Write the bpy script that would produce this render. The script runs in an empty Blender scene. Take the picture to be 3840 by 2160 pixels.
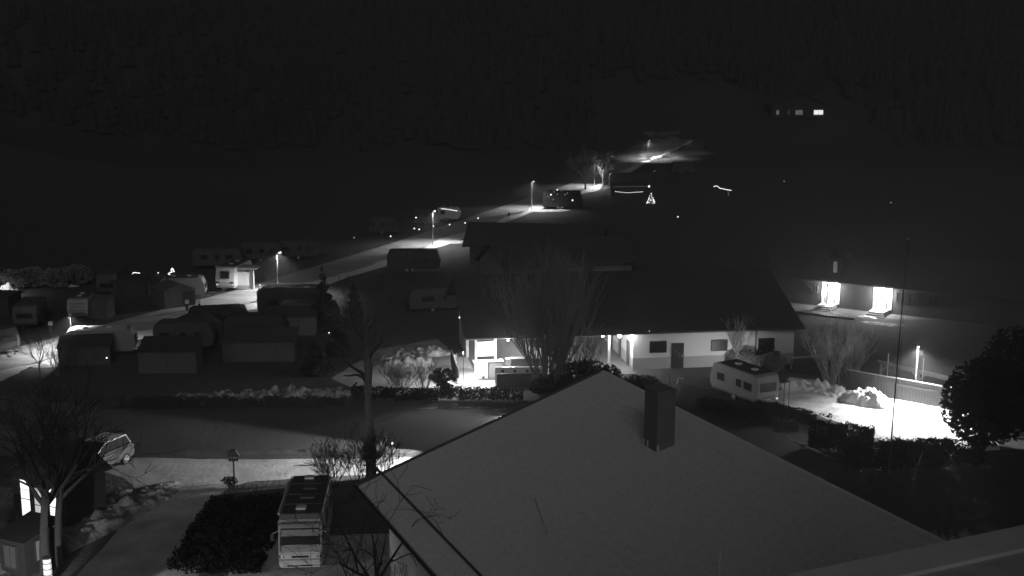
import bpy, bmesh, math, random
from mathutils import Vector, Matrix, noise
R = math.radians
scn = bpy.context.scene
# ------------------------------------------------------------------ camera
F, HY, CAMH = 4500.0, 220.0, 27.0
PITCH = math.atan((1080 - HY) / F)
cd = bpy.data.cameras.new('camera'); cam = bpy.data.objects.new('camera', cd)
scn.collection.objects.link(cam)
cam.location = (0, 0, CAMH); cam.rotation_euler = (R(90) - PITCH, 0, 0)
cd.sensor_width = 36; cd.lens = F / 3840 * 36; cd.clip_start = 0.5; cd.clip_end = 5000
scn.camera = cam
# ------------------------------------------------------------------ night sky, moon, exposure
world = bpy.data.worlds.new('World'); scn.world = world; world.use_nodes = True
nt = world.node_tree; nt.nodes.clear()
out = nt.nodes.new('ShaderNodeOutputWorld'); bg = nt.nodes.new('ShaderNodeBackground')
sky = nt.nodes.new('ShaderNodeTexSky'); sky.sky_type = 'NISHITA'; sky.sun_disc = False
sky.sun_elevation = R(28); sky.sun_rotation = R(174)
bw = nt.nodes.new('ShaderNodeRGBToBW')
nt.links.new(sky.outputs[0], bw.inputs[0]); nt.links.new(bw.outputs[0], bg.inputs[0])
bg.inputs[1].default_value = 0.0085
nt.links.new(bg.outputs[0], out.inputs[0])
sd = bpy.data.lights.new('moon', 'SUN'); sd.energy = 0.32; sd.angle = R(20)
sun = bpy.data.objects.new('moon', sd); scn.collection.objects.link(sun)
sun.rotation_euler = (R(62), 0, R(6))
vs = scn.view_settings
vs.view_transform = 'Standard'; vs.look = 'None'; vs.gamma = 1; vs.use_curve_mapping = False; vs.exposure = 0

# ------------------------------------------------------------------ helpers
COL = scn.collection
def P(px, py, z=0.0):
    """point of the photograph -> place in the world at height z"""
    dx = (px - 1920) / F; dy = -(py - 1080) / F
    c, s = math.cos(PITCH), math.sin(PITCH)
    d = Vector((dx, c + dy * s, -s + dy * c))
    t = (z - CAMH) / d.z
    return Vector((d.x * t, d.y * t, z))

def mat(name, v, rough=0.85, var=0.25, scale=2.0, bump=0.0, metal=0.0, bscale=None, spec=0.3, v2=None, thr=None, alpha=None, emit=0.0, stretch=None):
    m = bpy.data.materials.new(name); m.use_nodes = True
    t = m.node_tree; b = t.nodes['Principled BSDF']
    b.inputs['Roughness'].default_value = rough; b.inputs['Metallic'].default_value = metal
    b.inputs['Specular IOR Level'].default_value = spec
    tc = t.nodes.new('ShaderNodeTexCoord'); mp = t.nodes.new('ShaderNodeMapping')
    t.links.new(tc.outputs['Object'], mp.inputs[0])
    if stretch: mp.inputs['Scale'].default_value = stretch
    n = t.nodes.new('ShaderNodeTexNoise'); n.inputs['Scale'].default_value = scale
    n.inputs['Detail'].default_value = 6; n.inputs['Roughness'].default_value = 0.65
    t.links.new(mp.outputs[0], n.inputs['Vector'])
    cr = t.nodes.new('ShaderNodeValToRGB'); t.links.new(n.outputs['Fac'], cr.inputs[0])
    if v2 is not None:
        lo, hi = thr if thr else (0.45, 0.55)
        cr.color_ramp.elements[0].position = lo; cr.color_ramp.elements[1].position = hi
        a, c = v, v2
    else:
        cr.color_ramp.elements[0].position = 0.3; cr.color_ramp.elements[1].position = 0.7
        a, c = v * (1 - var), v * (1 + var)
    cr.color_ramp.elements[0].color = (a, a, a, 1); cr.color_ramp.elements[1].color = (c, c, c, 1)
    t.links.new(cr.outputs[0], b.inputs['Base Color'])
    if bump:
        n2 = t.nodes.new('ShaderNodeTexNoise'); n2.inputs['Scale'].default_value = bscale or scale * 4
        n2.inputs['Detail'].default_value = 5
        t.links.new(mp.outputs[0], n2.inputs['Vector'])
        bp = t.nodes.new('ShaderNodeBump'); bp.inputs['Strength'].default_value = bump
        bp.inputs['Distance'].default_value = 0.15
        t.links.new(n2.outputs['Fac'], bp.inputs['Height']); t.links.new(bp.outputs[0], b.inputs['Normal'])
    if emit:
        b.inputs['Emission Color'].default_value = (1, 1, 1, 1); b.inputs['Emission Strength'].default_value = emit
    return m

def emat(name, s):
    m = bpy.data.materials.new(name); m.use_nodes = True
    t = m.node_tree; t.nodes.clear()
    o = t.nodes.new('ShaderNodeOutputMaterial'); e = t.nodes.new('ShaderNodeEmission')
    e.inputs[1].default_value = s; t.links.new(e.outputs[0], o.inputs[0])
    return m

M = dict(
    ground=mat('frozen_grass', 0.06, 0.9, scale=0.9, v2=0.10, thr=(0.35, 0.65), bump=0.6, bscale=3),
    asphalt=mat('frosted_road', 0.26, 0.75, scale=0.6, v2=0.42, thr=(0.38, 0.62), bump=0.25, bscale=5, stretch=(0.4, 1.2, 1)),
    drive=mat('snowy_drive', 0.3, 0.8, scale=0.5, v2=0.5, thr=(0.35, 0.65), bump=0.2, bscale=3),
    field=mat('dark_field', 0.05, 0.95, scale=0.15, v2=0.09, thr=(0.35, 0.7), bump=0.2, bscale=2.5),
    lawn=mat('unlit_lawn', 0.02, 0.95, scale=0.8, v2=0.05, thr=(0.35, 0.7), bump=0.1),  # unlit darkness put into the ground colour
    snow=mat('packed_snow', 0.78, 0.7, 0.08, 1.5, bump=0.8, bscale=3),
    dirty=mat('dirty_snow', 0.12, 0.85, scale=1.4, v2=0.7, thr=(0.44, 0.62), bump=1.0, bscale=2.5),
    court=mat('trodden_snow', 0.5, 0.75, scale=0.5, v2=0.8, thr=(0.4, 0.58), bump=0.5, bscale=2.5),
    paving=mat('paving', 0.5, 0.7, 0.12, 1.5, bump=0.1),
    frost=mat('frosted_sheet_roof', 0.85, 0.7, 0.14, 5.0, bump=0.03, bscale=30),
    droof=mat('dark_tile_roof', 0.06, 0.85, 0.15, 1.0, bump=0.3),
    barnroof=mat('old_dark_roof', 0.06, 0.9, 0.2, 0.8, bump=0.3),
    plaster=mat('white_plaster', 0.72, 0.85, 0.05, 0.8, bump=0.05),
    dado=mat('grey_plaster_base', 0.42, 0.85, 0.06, 0.8),
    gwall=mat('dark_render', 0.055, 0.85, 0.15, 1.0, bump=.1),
    dado2=mat('terrace_floor', 0.16, 0.8, 0.1, 1.0),
    grey=mat('grey_render', 0.28, 0.85, 0.1, 1.0),
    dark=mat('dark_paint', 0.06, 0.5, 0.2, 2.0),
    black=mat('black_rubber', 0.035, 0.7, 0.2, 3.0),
    glass=mat('dark_glass', 0.025, 0.35, 0.1, 2.0, spec=0.2),
    white=mat('white_enamel', 0.68, 0.4, 0.05, 1.0, spec=0.4),
    cream=mat('cream_enamel', 0.32, 0.45, 0.08, 1.0, spec=0.4),
    dim=mat('weathered_panel', 0.095, 0.7, 0.15, 1.2),
    fabric=mat('awning_fabric', 0.13, 0.9, 0.12, 1.5, bump=0.3, bscale=2),
    dfabric=mat('dark_awning_fabric', 0.07, 0.9, 0.2, 1.5, bump=0.3, bscale=2),
    metal=mat('galvanised_steel', 0.5, 0.4, 0.1, 4, metal=0.8),
    dmetal=mat('dark_steel', 0.08, 0.5, 0.2, 4, metal=0.3),
    wood=mat('weathered_wood', 0.06, 0.8, 0.25, 3.0, stretch=(6, 6, 0.6), bump=0.3),
    wood2=mat('kiosk_boards', 0.2, 0.8, 0.25, 3.0, stretch=(6, 6, 0.6)),
    dwood=mat('brown_wood', 0.14, 0.8, 0.25, 3.0, stretch=(1, 6, 6)),
    bark=mat('bark', 0.16, 0.95, 0.35, 4, bump=0.8),
    dbark=mat('dark_bark', 0.05, 0.95, 0.3, 4, bump=0.5),
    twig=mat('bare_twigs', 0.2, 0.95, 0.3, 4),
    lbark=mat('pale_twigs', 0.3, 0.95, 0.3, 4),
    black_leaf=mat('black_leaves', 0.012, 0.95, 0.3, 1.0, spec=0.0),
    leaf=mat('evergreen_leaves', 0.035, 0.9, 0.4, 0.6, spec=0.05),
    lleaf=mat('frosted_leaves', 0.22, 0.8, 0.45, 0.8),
    brick=mat('chimney_cladding', 0.2, 0.8, 0.12, 2.0),
    forest=mat('forest', 0.04, 0.95, 0.2, 0.03),
    hill=mat('hill_ground', 0.055, 0.95, 0.15, 0.05),
    chrome=mat('bright_metal', 0.8, 0.2, 0.05, 3, metal=1.0),
    lamp=emat('lamp_glow', 14.0), bulb=emat('bulb_glow', 3.2), dimbulb=emat('faint_bulb_glow', 0.5),
    paneA=emat('bright_window', 1.5), paneB=emat('half_lit_window', 0.16), paneC=emat('dim_window', 0.03),
    reflector=emat('marker_dot', 0.9), porchl=emat('porch_lamp_glow', 30.0), tube=emat('tube_lamp_glow', 4.0),
)

# upper lamp's lit fan painted into the hillside colour as patchy, ragged-edged snow
def lamp_fan_snow(m, cx, cy, rx, ry, v):
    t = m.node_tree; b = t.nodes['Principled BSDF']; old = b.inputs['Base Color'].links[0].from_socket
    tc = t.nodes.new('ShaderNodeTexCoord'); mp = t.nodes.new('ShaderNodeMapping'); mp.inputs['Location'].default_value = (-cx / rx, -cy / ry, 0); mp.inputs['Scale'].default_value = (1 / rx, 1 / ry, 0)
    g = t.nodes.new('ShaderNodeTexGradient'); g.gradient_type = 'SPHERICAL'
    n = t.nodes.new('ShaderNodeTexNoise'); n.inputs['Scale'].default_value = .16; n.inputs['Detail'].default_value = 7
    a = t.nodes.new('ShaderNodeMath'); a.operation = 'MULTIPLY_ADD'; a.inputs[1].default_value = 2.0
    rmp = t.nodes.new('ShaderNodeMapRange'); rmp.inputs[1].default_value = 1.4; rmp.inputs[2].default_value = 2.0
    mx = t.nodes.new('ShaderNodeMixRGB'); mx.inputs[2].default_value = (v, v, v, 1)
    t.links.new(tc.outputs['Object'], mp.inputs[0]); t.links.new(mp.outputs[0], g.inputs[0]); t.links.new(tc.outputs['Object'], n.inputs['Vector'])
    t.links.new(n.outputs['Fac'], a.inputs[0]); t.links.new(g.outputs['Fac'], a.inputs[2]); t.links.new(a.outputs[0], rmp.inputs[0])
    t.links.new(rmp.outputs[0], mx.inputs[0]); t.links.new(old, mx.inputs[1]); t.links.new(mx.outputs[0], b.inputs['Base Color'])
lamp_fan_snow(M['hill'], 45, 341, 17, 26, .45)

def link(o, parent=None):
    COL.objects.link(o)
    if parent is not None: o.parent = parent
    return o
def tag(o, label=None, cat=None, group=None, kind=None):
    if label: o['label'] = label
    if cat: o['category'] = cat
    if group: o['group'] = group
    if kind: o['kind'] = kind
    return o
def thing(name, loc, rz, label, cat, group=None):
    o = bpy.data.objects.new(name, None); o.empty_display_size = 0.3
    o.location = loc; o.rotation_euler = (0, 0, rz)
    link(o); return tag(o, label, cat, group)
class B:
    """collects shapes into one mesh"""
    def __init__(s): s.bm = bmesh.new()
    def box(s, c, d, rz=0.0, bevel=0.0, rx=0.0, ry=0.0):
        g = bmesh.ops.create_cube(s.bm, size=1.0)
        vs_ = g['verts']
        mtx = Matrix.Translation(c) @ Matrix.Rotation(rz, 4, 'Z') @ Matrix.Rotation(ry, 4, 'Y') @ Matrix.Rotation(rx, 4, 'X') @ Matrix.Diagonal((d[0], d[1], d[2], 1))
        bmesh.ops.transform(s.bm, matrix=mtx, verts=vs_)
        if bevel:
            es = list({e for v in vs_ for e in v.link_edges})
            bmesh.ops.bevel(s.bm, geom=es, offset=bevel, segments=2, affect='EDGES')
        return s
    def tube(s, pts, rad, n=6, cap=True):
        pts = [Vector(p) for p in pts]
        if not isinstance(rad, (list, tuple)): rad = [rad] * len(pts)
        prev = None
        for i, p in enumerate(pts):
            d = (pts[min(i + 1, len(pts) - 1)] - pts[max(i - 1, 0)])
            if d.length < 1e-6: d = Vector((0, 0, 1))
            d.normalize()
            a = d.orthogonal() if abs(d.z) < 0.99 else Vector((1, 0, 0))
            if abs(d.z) < 0.99: a = d.cross(Vector((0, 0, 1)))
            a.normalize(); b = d.cross(a)
            ring = [s.bm.verts.new(p + (a * math.cos(6.2832 * k / n) + b * math.sin(6.2832 * k / n)) * rad[i]) for k in range(n)]
            if prev:
                for k in range(n):
                    s.bm.faces.new((prev[k], prev[(k + 1) % n], ring[(k + 1) % n], ring[k]))
            elif cap: s.bm.faces.new(ring)
            prev = ring
        if cap: s.bm.faces.new(prev)
        return s
    def prism(s, prof, y0, y1, bevel=0.0, axis='y'):
        """profile in (x,z) extruded along y (or profile in (x,y) along z)"""
        f = (lambda a, c, t: (a, t, c)) if axis == 'y' else ((lambda a, c, t: (a, c, t)) if axis == 'z' else (lambda a, c, t: (t, a, c)))
        v0 = [s.bm.verts.new(f(a, c, y0)) for a, c in prof]; v1 = [s.bm.verts.new(f(a, c, y1)) for a, c in prof]
        n = len(prof); faces = [s.bm.faces.new(v0), s.bm.faces.new(v1[::-1])]
        for k in range(n): faces.append(s.bm.faces.new((v0[k], v1[k], v1[(k + 1) % n], v0[(k + 1) % n])))
        if bevel:
            es = list({e for fc in faces[:2] for e in fc.edges})
            bmesh.ops.bevel(s.bm, geom=es, offset=bevel, segments=2, affect='EDGES')
        return s
    def poly(s, pts):
        s.bm.faces.new([s.bm.verts.new(p) for p in pts]); return s
    def slab(s, pts, th):
        """3D polygon with thickness downwards"""
        n = len(pts)
        a = [s.bm.verts.new(p) for p in pts]; b = [s.bm.verts.new(Vector(p) - Vector((0, 0, th))) for p in pts]
        s.bm.faces.new(a); s.bm.faces.new(b[::-1])
        for k in range(n): s.bm.faces.new((a[k], b[k], b[(k + 1) % n], a[(k + 1) % n]))
        return s
    def ball(s, c, r, sub=1, sc=(1, 1, 1)):
        g = bmesh.ops.create_icosphere(s.bm, subdivisions=sub, radius=r)
        bmesh.ops.transform(s.bm, matrix=Matrix.Translation(c) @ Matrix.Diagonal((*sc, 1)), verts=g['verts']); return s
    def cyl(s, c, r, h, axis='z', n=16, r2=None):
        rot = {'z': Matrix(), 'x': Matrix.Rotation(R(90), 4, 'Y'), 'y': Matrix.Rotation(R(90), 4, 'X')}[axis]
        bmesh.ops.create_cone(s.bm, cap_ends=True, segments=n, radius1=r, radius2=r if r2 is None else r2, depth=h,
                              matrix=Matrix.Translation(c) @ rot); return s
    def out(s, name, m, parent=None, smooth=False, **kw):
        bmesh.ops.recalc_face_normals(s.bm, faces=s.bm.faces)
        me = bpy.data.meshes.new(name); s.bm.to_mesh(me); s.bm.free()
        me.materials.append(M[m] if isinstance(m, str) else m)
        if smooth:
            for p in me.polygons: p.use_smooth = True
        o = bpy.data.objects.new(name, me); link(o, parent)
        tag(o, **kw); return o
def bx(name, m, parent, c, d, **k):
    return B().box(c, d, **k).out(name, m, parent)
_shared = {}
def piece(key, maker, name, parent, loc, rz=0.0, label=None):
    """copies of one mesh as separate objects"""
    if key not in _shared: 
        o = maker(); _shared[key] = o.data; bpy.data.objects.remove(o)
    o = bpy.data.objects.new(name, _shared[key]); o.location = loc; o.rotation_euler = (0, 0, rz)
    link(o, parent); return tag(o, label)

# ------------------------------------------------------------------ terrain
def hillh(x, y):
    d = y - 322 - 0.05 * (x - 40)
    if d <= 0: base = 0.0
    else: base = 0.30 * d * min(1, d / 60)
    e = max(0, -x - 95 + (y - 150) * 0.1)
    base += 0.16 * e * min(1, e / 60) * (1 if y > 60 else 0)
    if base > 0: base += 4 * noise.noise(Vector((x * .012, y * .012, 0))) * min(1, base / 14)
    return max(0, base) if base < 260 else 260
def ground_mesh():
    xs = [-450 + 10 * i for i in range(91)]; ys = [-110 + 10 * i for i in range(82)]
    v = [(x, y, hillh(x, y)) for y in ys for x in xs]; n = len(xs)
    allf = [(j, (j * n + i, j * n + i + 1, (j + 1) * n + i + 1, (j + 1) * n + i)) for j in range(len(ys) - 1) for i in range(n - 1)]
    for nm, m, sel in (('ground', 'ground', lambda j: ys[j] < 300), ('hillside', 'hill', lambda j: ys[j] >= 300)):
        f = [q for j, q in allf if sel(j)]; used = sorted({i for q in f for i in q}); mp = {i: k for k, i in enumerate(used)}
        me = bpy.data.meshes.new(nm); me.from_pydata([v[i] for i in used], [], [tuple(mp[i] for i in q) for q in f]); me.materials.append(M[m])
        for p in me.polygons: p.use_smooth = True
        o = bpy.data.objects.new(nm, me); link(o); tag(o, kind='structure')
ground_mesh()
def sheet(name, pts, m, z=0.004, jag=0.0, seed=0):
    """a flat ground surface outlined on the ground, edges slightly irregular"""
    rnd = random.Random(seed); L = [Vector((p[0], p[1], 0)) for p in pts]; o = []
    for i, a in enumerate(L):
        b = L[(i + 1) % len(L)]; k = max(1, int((b - a).length / 0.8)) if jag else 1
        for j in range(k):
            q = a.lerp(b, j / k); o.append((q.x + rnd.uniform(-jag, jag), q.y + rnd.uniform(-jag, jag), z))
    bb = B(); bb.poly(o); bmesh.ops.triangulate(bb.bm, faces=bb.bm.faces)
    return bb.out(name, m, kind='structure')
def pp(*a): return [P(x, y) for x, y in a]

# the camp street with its row of lamps
LAMPS = [(36.8, 326), (17.6, 256), (3.6, 217), (-11.6, 174), (-27.0, 136.0), (-41.5, 107.0)]
line = [Vector((-62, 78, 0)), Vector((-50, 92, 0))] + [Vector((x, y, 0)) for x, y in LAMPS[::-1]] + [Vector((43, 338, 0)), Vector((52, 350, 0))]
def offs(k, d):
    a = line[max(k - 1, 0)]; b = line[min(k + 1, len(line) - 1)]
    t = (b - a).normalized(); n = Vector((-t.y, t.x, 0)); return line[k] + n * d
def strip(name, d0, d1, m, z, jag, seed=1, k0=0, k1=None, amp=0.0):
    rnd = random.Random(seed); k1 = len(line) if k1 is None else k1
    a = []; b = []
    for k in range(k0, k1 - 1):
        for j in range(24):
            t = j / 24; p0 = offs(k, 0).lerp(offs(k + 1, 0), t)
            n = (offs(k, 1) - offs(k, 0)).lerp(offs(k + 1, 1) - offs(k + 1, 0), t)
            s = (k + t) * 3
            w0 = d0 + amp * noise.noise(Vector((s, seed, 0))) * 2 + rnd.uniform(-jag, jag)
            w1 = d1 + amp * noise.noise(Vector((s, seed + 9, 0))) * 2 + rnd.uniform(-jag, jag)
            zz = max(hillh(p0.x, p0.y), 0)
            a.append((*(p0 + n * w0).xy, z + zz)); b.append((*(p0 + n * w1).xy, z + zz))
    bb = B(); va = [bb.bm.verts.new(p) for p in a]; vb = [bb.bm.verts.new(p) for p in b]
    for i in range(len(va) - 1): bb.bm.faces.new((va[i], va[i + 1], vb[i + 1], vb[i]))
    return bb.out(name, m, kind='structure')
strip('street', 0.6, 6.8, 'asphalt', 0.03, 0.03)
strip('snow_verge', -1.5, 0.6, 'snow', 0.034 + 0.05, 0.12, seed=4, amp=1.0)

# near road across the left, drive going down, dark field
sheet('field', pp((-600, 1535), (1900, 1500), (1760, 1712), (1350, 1716), (880, 1722), (480, 1716), (-600, 1700)), 'field', 0.004, 0.05)
sheet('lower_road', pp((200, 1716), (480, 1716), (880, 1724), (1350, 1718), (1760, 1712), (1760, 1768), (1350, 1782), (1060, 1798), (930, 1806), (870, 1826), (800, 1870), (760, 2000), (730, 2420), (120, 2420), (285, 2160), (400, 2040), (485, 1930), (530, 1850), (460, 1790)), 'drive', 0.008, 0.06)
sheet('front_yard', pp((900, 2020), (1800, 1990), (1700, 2420), (760, 2420)), 'drive', 0.012, 0.08)
sheet('terrace_paving', pp((1610, 1470), (1950, 1455), (2000, 1440), (1990, 1330), (1720, 1340), (1690, 1400)), 'paving', 0.016, 0.05)
sheet('tennis_lane', pp((2960, 1415), (3060, 1425), (3200, 1462), (3440, 1508), (3700, 1560), (3760, 1700), (3340, 1672), (3170, 1592), (3000, 1540), (2900, 1500)), 'court', 0.008, 0.1)
sheet('lawn', pp((2560, 1440), (2900, 1510), (2990, 1545), (3160, 1598), (3330, 1680), (3700, 1690), (4300, 1660), (4300, 2300), (3300, 2300), (2900, 1900), (2500, 1600)), 'lawn', 0.014, 0.05)  # dark sheet in place of the shade below the hedges
sheet('guest_yard', pp((2900, 1140), (3250, 1196), (4400, 1215), (4400, 1560), (3620, 1520), (3200, 1432), (2960, 1400)), 'lawn', 0.006, 0.05)  # dark sheet holds down the porch light on the yard
sheet('path', pp((1240, 1420), (1420, 1310), (1640, 1270), (1720, 1340), (1700, 1400), (1600, 1480), (1380, 1480)), 'asphalt', 0.010, 0.1)

def heap(name, cx, cy, rx, ry, h, m, rz=0.0, seed=0, n=44, rough=0.35, fr=0.9, label=None, cat=None, group=None, kind=None, z0=-0.05):
    """lumpy mound"""
    bb = B(); vv = {}
    for j in range(n + 1):
        for i in range(n + 1):
            u = -1 + 2 * i / n; v = -1 + 2 * j / n
            r = math.hypot(u, v) if True else 0
            # circle-map so the outline is round
            if r > 0:
                k = max(abs(u), abs(v)) / r; uu, vw = u * k, v * k
            else: uu = vw = 0
            rr = math.hypot(uu, vw)
            x, y = uu * rx, vw * ry
            q = Vector((x * fr + seed * 7.1, y * fr, seed))
            nz = noise.noise(q) + 0.45 * noise.noise(q * 2.1) + 0.15 * noise.noise(q * 4.3)
            k2 = max(0, 1 - rr * rr) ** .7
            z = h * k2 * (1 - rough * .9 + rough * 3.2 * abs(nz)) + (0.10 * h * noise.noise(q * 6) if rr < .98 else 0)
            edge = 1 + 0.12 * noise.noise(Vector((uu * 2 + seed, vw * 2, 3)))
            vv[i, j] = bb.bm.verts.new((x * edge, y * edge, max(z, 0) + z0 if rr < 0.999 else z0))
    for j in range(n):
        for i in range(n):
            bb.bm.faces.new((vv[i, j], vv[i + 1, j], vv[i + 1, j + 1], vv[i, j + 1]))
    o = bb.out(name, m, smooth=True, label=label, cat=cat, group=group, kind=kind)
    o.location = (cx, cy, 0); o.rotation_euler = (0, 0, rz); return o

# ------------------------------------------------------------------ near house with the frosted roof
HA = Vector((5.6, 69.0, 9.0)); HD = (P(3500, 1985, 9.0) - HA); HD.z = 0; HD.normalize()
HN = Vector((HD.y, -HD.x, 0))           # towards the left eave
if HN.x > 0: HN = -HN
HA = P(2262, 1392, 9.0)
EB = P(1345, 1822, 5.2)
span = (EB - HA).xy.to_3d().dot(HN); back = (EB - HA).xy.to_3d().dot(HD)
hang = math.atan2(HD.y, HD.x)
house = thing('house', (HA.x, HA.y, 0), hang, 'large near house with wide frost covered gable roof and dark chimney', 'house')
# local: +x along ridge towards camera, y: +left eave or - ; HN in local
side = 1 if (Matrix.Rotation(hang, 3, 'Z') @ Vector((0, 1, 0))).dot(HN) > 0 else -1
LEN = 34.0; DROP = 9.0 - 5.2; t = 0.16
def roofz(y): return 9.0 - abs(y) / span * DROP
bb = B(); y1 = side * span
bb.slab([(0, 0, 9.0), (LEN, 0, 9.0), (LEN, y1, 5.2), (back, y1, 5.2)], t); bb.out('roof', 'frost', house)
bb = B(); bb.slab([(0, 0, 8.998), (LEN, 0, 8.998), (LEN, -y1 * .42, 5.2), (0, -y1 * .42, 5.2)], t); bb.out('roof', 'frost', house)
bb = B(); bb.slab([(-0.3, 0, 9.02), (-.002, 0, 9.02), (back - .002, y1 * 1.004, 5.22), (back - 0.3, y1 * 1.004, 5.22)], 0.4); bb.out('bargeboard', 'dwood', house)
bb = B(); bb.slab([(-0.12, 0, 9.02), (-.002, 0, 9.02), (-.002, -y1 * .42, 5.22), (-0.12, -y1 * .42, 5.22)], 0.34); bb.out('bargeboard', 'dwood', house)
B().tube([(back - 0.1, y1 * 1.008 , 5.1), (LEN, y1 * 1.008, 5.1)], 0.09, 8).out('gutter', 'dmetal', house, smooth=True)
B().box((LEN / 2, side * (span - 1.35), roofz(span - 1.35) + 0.06), (LEN - .5, 0.07, 0.12)).out('snow_guard', 'dmetal', house)
for i, x in enumerate(range(0, 34)):   # ridge caps
    piece('ridgecap', lambda: B().prism([(-.2, -.035), (0, .05), (.2, -.035), (.2, -.06), (0, .02), (-.2, -.06)], 0, .97, axis='x').out('x', 'frost'), 'ridge_cap', house, (x + 0.02, 0, 9.02))
bx('wall', 'plaster', house, (LEN / 2 + .6 + max(back, 0) / 2, y1 * .28, 2.5), (LEN - 1 - max(back, 0), span * 1.28, 5.0))
bb = B(); w = span * .9
bb.prism([(-side * span * .34, 5), (side * span * .9, 5), (side * span * .9, 5.3), (0, 8.6), (-side * span * .34, 5.6)], 1.2 + max(back, 0), 1.4 + max(back, 0), axis='x'); bb.out('gable_wall', 'plaster', house)
# chimney
cb = P(2462, 1688, 8.3); cl = house.matrix_basis.inverted() @ cb
ch = B().box((0, 0, 0), (1.25, 1.0, 3.6)).out('chimney', 'brick', house)
ch.location = (cl.x - 0.62, cl.y + -side * 0.5, 9.35)
print('chimney local', cl, 'side', side, 'span', span, 'back', back)
bx('chimney_cap', 'brick', ch, (0, 0, 1.84), (1.35, 1.1, 0.09))
for k, (dx, dy) in enumerate(((-.6, .54), (-.2, .54), (.64, .45))):
    bx('flashing_strip', 'white', ch, (dx if k < 2 else .655, side * dy if k < 2 else side * .45, -1.15), (.1, .05, .7) if k < 2 else (.05, .1, .7))
fa_ = house.matrix_basis.inverted()
def onroof(px, py):
    a = P(px, py, 0); c_ = Vector((0, 0, CAMH))
    for k in range(2000):
        q = c_.lerp(a, .3 + .6 * k / 2000); l = fa_ @ q
        if l.z <= roofz(l.y) + .02: return l
    return l
for (xa, ya, xb, yb) in ((2335, 1520, 2436, 1568), (2680, 1688, 2760, 1732), (2830, 1772, 2960, 1826)):
    a_, b_ = onroof(xa, ya), onroof(xb, yb)
    B().tube([a_, a_.lerp(b_, .5) + Vector((0, .05, .02)), b_], [.05, .09, .04], 6).out('frost_ridge', 'snow', house)
# rods standing on the roof
def rod(name, base, top, r, m, label, cat):
    t_ = thing(name, base, 0, label, cat)
    d = Vector(top) - Vector(base)
    B().tube([(0, 0, 0), d], [r, r * .8], 8).out('pole', m, t_, smooth=True); B().cyl((0, 0, 0.01), r * 3, .03).out('foot_plate', m, t_)
    return t_
p0 = P(2050, 1998, 7.0)
rod('roof_rod', p0, P(2005, 1868, 7.7), .022, 'metal', 'thin leaning metal rod on the frosted roof', 'rod')
# own building corner bottom right
O = [P(2860, 2175, 22.5), P(3900, 1955, 22.5)]
d = (O[1] - O[0]); d.z = 0; dn = Vector((d.y, -d.x, 0)).normalized()
ob = thing('near_building', (0, 0, 0), 0, 'nearest building with a pale sheet metal capped parapet at the lower right corner', 'building')
A0 = O[0] - d * .5; A1 = O[1] + d * .3
def lift(v, z): return Vector((v.x, v.y, z))
B().slab([A0, A1, A1 + dn * .42, A0 + dn * .42], .05).out('capping', mat('zinc_capping', .6, .35, .15, 1.5, spec=.6), ob)
B().slab([lift(A0 + dn * .42, 22.46), lift(A1 + dn * .42, 22.46), lift(A1 + dn * 5, 22.46), lift(A0 + dn * 5, 22.46)], .04).out('flat_roof', mat('roof_felt', .42, .8, .12, 2, bump=.2), ob)
B().slab([lift(A0 + dn * .05, 22.41), lift(A1 + dn * .05, 22.41), lift(A1 + dn * .37, 22.41), lift(A0 + dn * .37, 22.41)], 22.41).out('wall', 'grey', ob)
bx('shadow_block', 'grey', ob, (24, -9.5, 19.5), (30, 22, 39.0))  # added unseen block; its shadow darkens the frosted roof's lower right
q = P(2718, 2200, 18.0)
rod('antenna_rod', (q.x, q.y, 8.0), P(2700, 2066, 18.4), .022, 'white', 'bright thin rod standing up at the bottom edge left of the parapet', 'rod')

# ------------------------------------------------------------------ lamps
def spot(loc, watts, cone=150, blend=.6, rot=(0, 0, 0), size=.12, parent=None):
    ld = bpy.data.lights.new('lamp_light', 'SPOT'); ld.energy = watts; ld.spot_size = R(cone); ld.spot_blend = blend
    ld.shadow_soft_size = size
    o = bpy.data.objects.new('lamp_light', ld); o.location = loc; o.rotation_euler = rot; link(o, parent); return o
def point(loc, watts, size=.08, parent=None):
    ld = bpy.data.lights.new('lamp_light', 'POINT'); ld.energy = watts; ld.shadow_soft_size = size
    o = bpy.data.objects.new('lamp_light', ld); o.location = loc; link(o, parent); return o
def street_lamp(x, y, h, rz, watts, label, lit=True, arm=.4, cone=150, tilt=0.0, blend=.5, z=None, glow='lamp', group='lamps along the camp street'):
    z = hillh(x, y) if z is None else z
    t_ = thing('street_lamp', (x, y, z), rz, label, 'street lamp', group)
    B().tube([(0, 0, 0), (0, 0, h * .5), (0, 0, h)], [.075, .06, .045], 10).out('pole', 'metal', t_, smooth=True)
    B().cyl((0, 0, .15), .12, .3, r2=.085).out('base', 'metal', t_)
    B().tube([(0, 0, h - .05), (arm * .3, 0, h + .08), (arm, 0, h + .12)], .035, 8).out('arm', 'metal', t_, smooth=True)
    hd = B().prism([(arm - .1, h + .10), (arm + .3, h + .13), (arm + .27, h + .19), (arm + .1, h + .22), (arm - .08, h + .18)], -.1, .1, .02).out('lamp_head', 'metal', t_)
    bx('lamp_glass', glow, hd, (arm + .12, 0, h + .085), (.26, .16, .05))
    spot((arm + .22, 0, h - .02), watts, cone, blend, (0, tilt, 0), .1, t_)
    return t_
wl = ['the street lamp farthest up the camp street by the lit slope', 'street lamp shining into a bare tree below the lit bend', 'street lamp on the snowy kerb beside the fairy lit caravan',
      'street lamp on the street left of the barn roof', 'street lamp above the two low motorhomes mid left', 'dark hooded street lamp behind the curved caravan at far left']
pw = [5500, 2400, 1500, 1700, 2700, 1500]
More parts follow.
